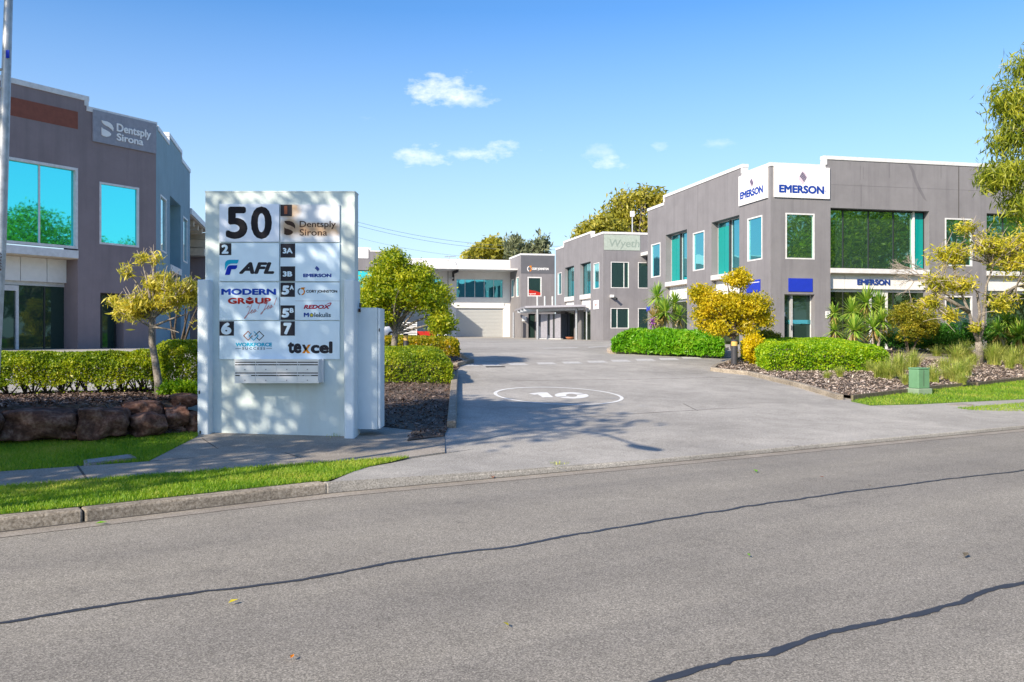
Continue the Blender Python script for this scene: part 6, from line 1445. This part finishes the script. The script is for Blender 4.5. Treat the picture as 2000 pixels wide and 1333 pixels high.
# green service pillar
q = gp(1795, 772); z = G(*q) + .02; gb = thing('service_pillar', 'pale green service cabinet on a concrete plinth in the right verge', 'cabinet', (q.x, q.y, z))
rx = Vector((.93, .36)); ry = Vector((-.36, .93))
def gbox(name, w, dpt, z0, z1, mat, off=0, bev=.02, taper=1.0):
    mb = MB(); vs = []
    for zz, k in ((z0, 1), (z1, taper)):
        for sx, sy in ((-1, -1), (1, -1), (1, 1), (-1, 1)): p = q + rx * (sx * w / 2 * k) + ry * (sy * dpt / 2 * k); vs.append((p.x, p.y, z + zz))
    mb.add(vs, [(3, 2, 1, 0), (4, 5, 6, 7), (0, 1, 5, 4), (1, 2, 6, 5), (2, 3, 7, 6), (3, 0, 4, 7)]); return mb.build(name, M[mat], gb, bevel=bev)
gbox('plinth', .46, .40, -.05, .15, 'green_base'); gbox('cabinet_body', .37, .32, .15, .62, 'green_box', taper=.985); gbox('lid', .39, .34, .621, .66, 'green_box')
mb = MB(); p = q - ry * .163 - rx * .02; mb.frame_box((p.x, p.y, z + .2), (rx.x * .008, rx.y * .008, 0), (-ry.x * .004, -ry.y * .004, 0), (0, 0, .4)); mb.build('door_seam', M['joint'], gb)
# street light at the kerb, arm over the road (its shadow falls on the driveway)
lp = Vector((-4.76, 7.95)); lz = 0.0; sl = thing('street_light', 'galvanised street light pole cut by the left edge, with a vertical number plate', 'street light', (lp.x, lp.y, lz - .05))
px_at = lambda y, x: at(x, y, 7.95)
tpz = at(17, -20, 7.95)
mb = MB(); mb.tube([(lp.x - .01, lp.y, -.05), px_at(700, -11), px_at(490, .5), px_at(200, 10.5), px_at(0, 16.6), tpz], [.062, .052, .048, .041, .036, .035], 16, cap=True); mb.build('pole', M['galv'], sl, smooth=True)
hd = Vector((-3.45, 6.05, 5.05)); d_ = (hd - tpz); arm = [tpz + Vector((0, 0, -.02)), tpz + Vector((.02, -.05, .2)), tpz + Vector((d_.x * .2, d_.y * .2, .42)), tpz + Vector((d_.x * .5, d_.y * .5, .58)), hd + Vector((-.1, .2, .06)), hd]
mb = MB(); mb.tube(arm, [.034, .032, .030, .028, .026, .025], 12); mb.build('arm', M['galv'], sl, smooth=True)
e = Vector((.53, -.848)); mb = MB(); n = 12
vs = []
for s_, w, hh in ((-.22, .04, .03), (-.1, .10, .06), (.15, .13, .075), (.36, .10, .06), (.46, .04, .03)):
    for k in range(n): a = 2 * math.pi * k / n; vs.append((hd.x + e.x * s_ - e.y * w * math.cos(a), hd.y + e.y * s_ + e.x * w * math.cos(a), hd.z + hh * math.sin(a)))
mb.add(vs, [(i * n + k, i * n + (k + 1) % n, (i + 1) * n + (k + 1) % n, (i + 1) * n + k) for i in range(4) for k in range(n)] + [tuple(range(n)), tuple(range(4 * n, 5 * n))]); mb.build('lamp_head', M['alu'], sl, smooth=True)
mb = MB(); c0, c1 = px_at(531, -1), px_at(492, 0.5); mb.frame_box(c0 + Vector((-.022, -.062, 0)), (.046, 0, 0), (0, .008, 0), (c1 - c0) ); npl = mb.build('number_plate', M['signwhite'], sl)
pF_ = Face((0, 7.95 - .0635), (1, 0))
for k, ch in enumerate('5N2601'): pF_.text('number', ch, -2.4 + .12 * (5 - k), 3.0 + .12 * (5 - k), 494.5 + k * 6, 499 + k * 6, M['black'], npl, 0, .03)
for y, x in ((138, 8.3), (174, 7.0)):
    mb = MB(); c = px_at(y, x); mb.tube([c + Vector((-.03, -.02, 0)), c + Vector((.012, -.03, .004))], .012, 8); mb.build('band_clamp', M['galv'], sl)
mb = MB(); c = px_at(110, 19.6); mb.frame_box(c + Vector((-.012, -.045, -.03)), (.03, 0, 0), (0, .006, 0), (0, 0, .07)); mb.build('blue_tag', M['royal'], sl)
# white louvred board among the hedges
q = plan(799, 41); lv = thing('louvred_board', 'white slatted board standing above the yellow tipped hedge by the round tree', 'screen', (q.x, q.y, G(*q)))
vF = Face((q.x, q.y), (1, .1))
for x in (784, 813.5):
    r = vF.rect(x - .8, x + .8, 628.5, 660); mb = MB(); vF.slab(mb, r[0], r[1], G(*q), r[3], .0, -.06); mb.build('post', M['white'], lv)
for k in range(9):
    y = 630 + k * 3.3; r = vF.rect(781.5, 814.5, y, y + 1.7); mb = MB(); vF.slab(mb, *r, .001, .04); mb.build('slat', M['white'], lv)
mb = MB(); r = vF.rect(782, 814, 629.5, 659); vF.slab(mb, *r, -.061, -.08); mb.build('backing', M['black_frame'], lv)
# parked cars at the far end of the yard
def car(label, c, heading, paint, L=4.5, W_=1.8, H=1.5):
    c = Vector(c); z = G(*c) + .03; a = Vector((math.cos(heading), math.sin(heading))); s_ = Vector((-a.y, a.x)); t = thing('parked_car', label, 'car', (*c, z), 'cars parked at the far end of the yard')
    def Pp(x, y, h): q_ = c + a * x + s_ * y; return (q_.x, q_.y, z + h)
    st = [(-L / 2, .5, .75, .75), (-L / 2 + .15, .35, .95, .88), (-L * .28, .28, 1.0, .98), (L * .1, .25, .98, 1.0), (L * .3, .27, .93, .97), (L / 2 - .2, .32, .78, .86), (L / 2, .42, .62, .72)]
    mb = MB(); vs = []
    for x, lo, hi, k in st:
        w = W_ / 2 * k; vs += [Pp(x, -w * .9, lo), Pp(x, -w, (lo + hi) / 2), Pp(x, -w * .93, hi), Pp(x, w * .93, hi), Pp(x, w, (lo + hi) / 2), Pp(x, w * .9, lo)]
    fs = [(i * 6 + k, i * 6 + (k + 1) % 6, i * 6 + 6 + (k + 1) % 6, i * 6 + 6 + k) for i in range(len(st) - 1) for k in range(6)] + [tuple(range(6)), tuple(range(len(vs) - 6, len(vs)))]
    mb.add(vs, fs); mb.build('body', M[paint], t, smooth=True)
    mb = MB(); g = MB(); cab = [(-L * .40, 1.0, .78), (-L * .27, H, .70), (L * .02, H + .02, .70), (L * .22, .98, .80)]
    vs = []
    for x, hh, k in cab: vs += [Pp(x, -W_ / 2 * k * 1.1, .95), Pp(x, -W_ / 2 * k, hh), Pp(x, W_ / 2 * k, hh), Pp(x, W_ / 2 * k * 1.1, .95)]
    g.add(vs, [(i * 4 + k, i * 4 + k + 1, i * 4 + 5 + k, i * 4 + 4 + k) for i in range(3) for k in range(3)]); g.build('window', M['glass_dark'], t)
    vs = [Pp(x, sy * W_ / 2 * k, hh + .02) for (x, hh, k) in cab[1:3] for sy in (-1, 1)] + [Pp(x, sy * W_ / 2 * k * 1.01, hh - .07) for (x, hh, k) in cab[1:3] for sy in (-1, 1)]
    mb.add(vs, [(0, 1, 3, 2), (4, 6, 7, 5), (0, 4, 5, 1), (2, 3, 7, 6), (0, 2, 6, 4), (1, 5, 7, 3)]); mb.build('roof', M[paint], t)
    for x in (-L * .31, L * .31):
        for sy in (-1, 1):
            q0_, q1_ = Vector(Pp(x, sy * (W_ / 2 - .2), .33)), Vector(Pp(x, sy * (W_ / 2 + .005), .33)); mb = MB(); mb.tube([q0_, q1_], .33, 18); w = mb.build('wheel', M['rubber'], t)
            mb = MB(); mb.tube([q1_, q1_ + (q1_ - q0_).normalized() * .012], .21, 14); mb.build('rim', M['alu'], w)
    for sy in (-1, 1):
        mb = MB(); p0 = Vector(Pp(L / 2 - .08, sy * W_ * .3, .62)); mb.tube([p0, p0 + Vector((a.x, a.y, 0)) * .09], .1, 10); mb.build('headlight', M['steel'], t)
        mb = MB(); p0 = Vector(Pp(-L / 2 - .01, sy * W_ * .32, .75)); mb.tube([p0, p0 + Vector((a.x, a.y, 0)) * .06], .08, 10); mb.build('tail_light', M['crimson'], t)
car('white car half hidden behind the trunk of the round tree', plan(762, 60), 1.2, 'whitecar', 4.8, 1.85, 1.75)
def barrier(label, c, heading, m):
    c = Vector(c); z = G(*c) + .02; a = Vector((math.cos(heading), math.sin(heading))); s_ = Vector((-a.y, a.x)); t = thing('plastic_barrier', label, 'barrier', (*c, z), 'plastic barriers at the far end of the yard')
    prof = [(.24, 0), (.24, .16), (.12, .32), (.085, .66), (.07, .68)]; mb = MB(); vs = []
    for x in (-.95, .95): vs += [(*(c + a * x + s_ * w), z + h) for w, h in prof] + [(*(c + a * x - s_ * w), z + h) for w, h in reversed(prof)]
    k = len(prof) * 2; mb.add(vs, [(i, (i + 1) % k, k + (i + 1) % k, k + i) for i in range(k)] + [tuple(range(k)), tuple(range(k, 2 * k))]); mb.build('barrier_body', M[m], t, bevel=.01)
    mb = MB(); q_ = c - a * .3; mb.tube([(*q_, z + .67), (*q_, z + .72)], .05, 10); mb.build('filler_cap', M['rubber'], t)
barrier('low red plastic barrier peeping over the yellow tipped hedge by the roller door', plan(824, 62), .2, 'red')
barrier('low white plastic barrier beside the red one behind the hedge', plan(846, 63), .2, 'whitecar')
# fallen leaves on the asphalt
for px, py, lab, m_, s_ in ((456, 1181, 'yellow fallen leaf on the road at lower left', 'yellow', .038), (1475, 923, 'bright green fallen leaf on the road below the driveway', 'lf_bright', .065), (1887, 1089, 'curled pale leaf on the road at the right', 'timber', .06), (1462, 1089, 'small green leaf on the road right of centre', 'lf_bright', .03), (198, 1026, 'green leaf in the gutter below the verge', 'lf_bright', .05), (571, 1290, 'tiny orange leaf at the bottom of the road', 'orange', .025), (988, 1226, 'small olive leaf in the middle of the road', 'lf_olive', .03), (1605, 935, 'small brown leaf on the road below the manhole', 'terracotta', .03), (963, 934, 'orange leaf in the gutter at the driveway lip', 'terracotta', .05), (1698, 952, 'pale scrap on the road near the crack line at right', 'timber', .03)):
    q = gp(px, py); a = random.uniform(0, 3); A = Vector((math.cos(a), math.sin(a), .1)) * s_; B = Vector((-math.sin(a), math.cos(a), 0)) * s_ * .4; c = Vector((q.x, q.y, -.128))
    mb = MB(); mb.add([c - A, c - A * .2 + B + Vector((0, 0, s_ * .25)), c + A, c - A * .2 - B + Vector((0, 0, s_ * .15)), c - A * .1 + Vector((0, 0, -s_ * .05))], [(0, 4, 1), (1, 4, 2), (2, 4, 3), (3, 4, 0)])
    tag(mb.build('fallen_leaf', M[m_], None, loc=c), lab, 'leaf', 'fallen leaves on the road')
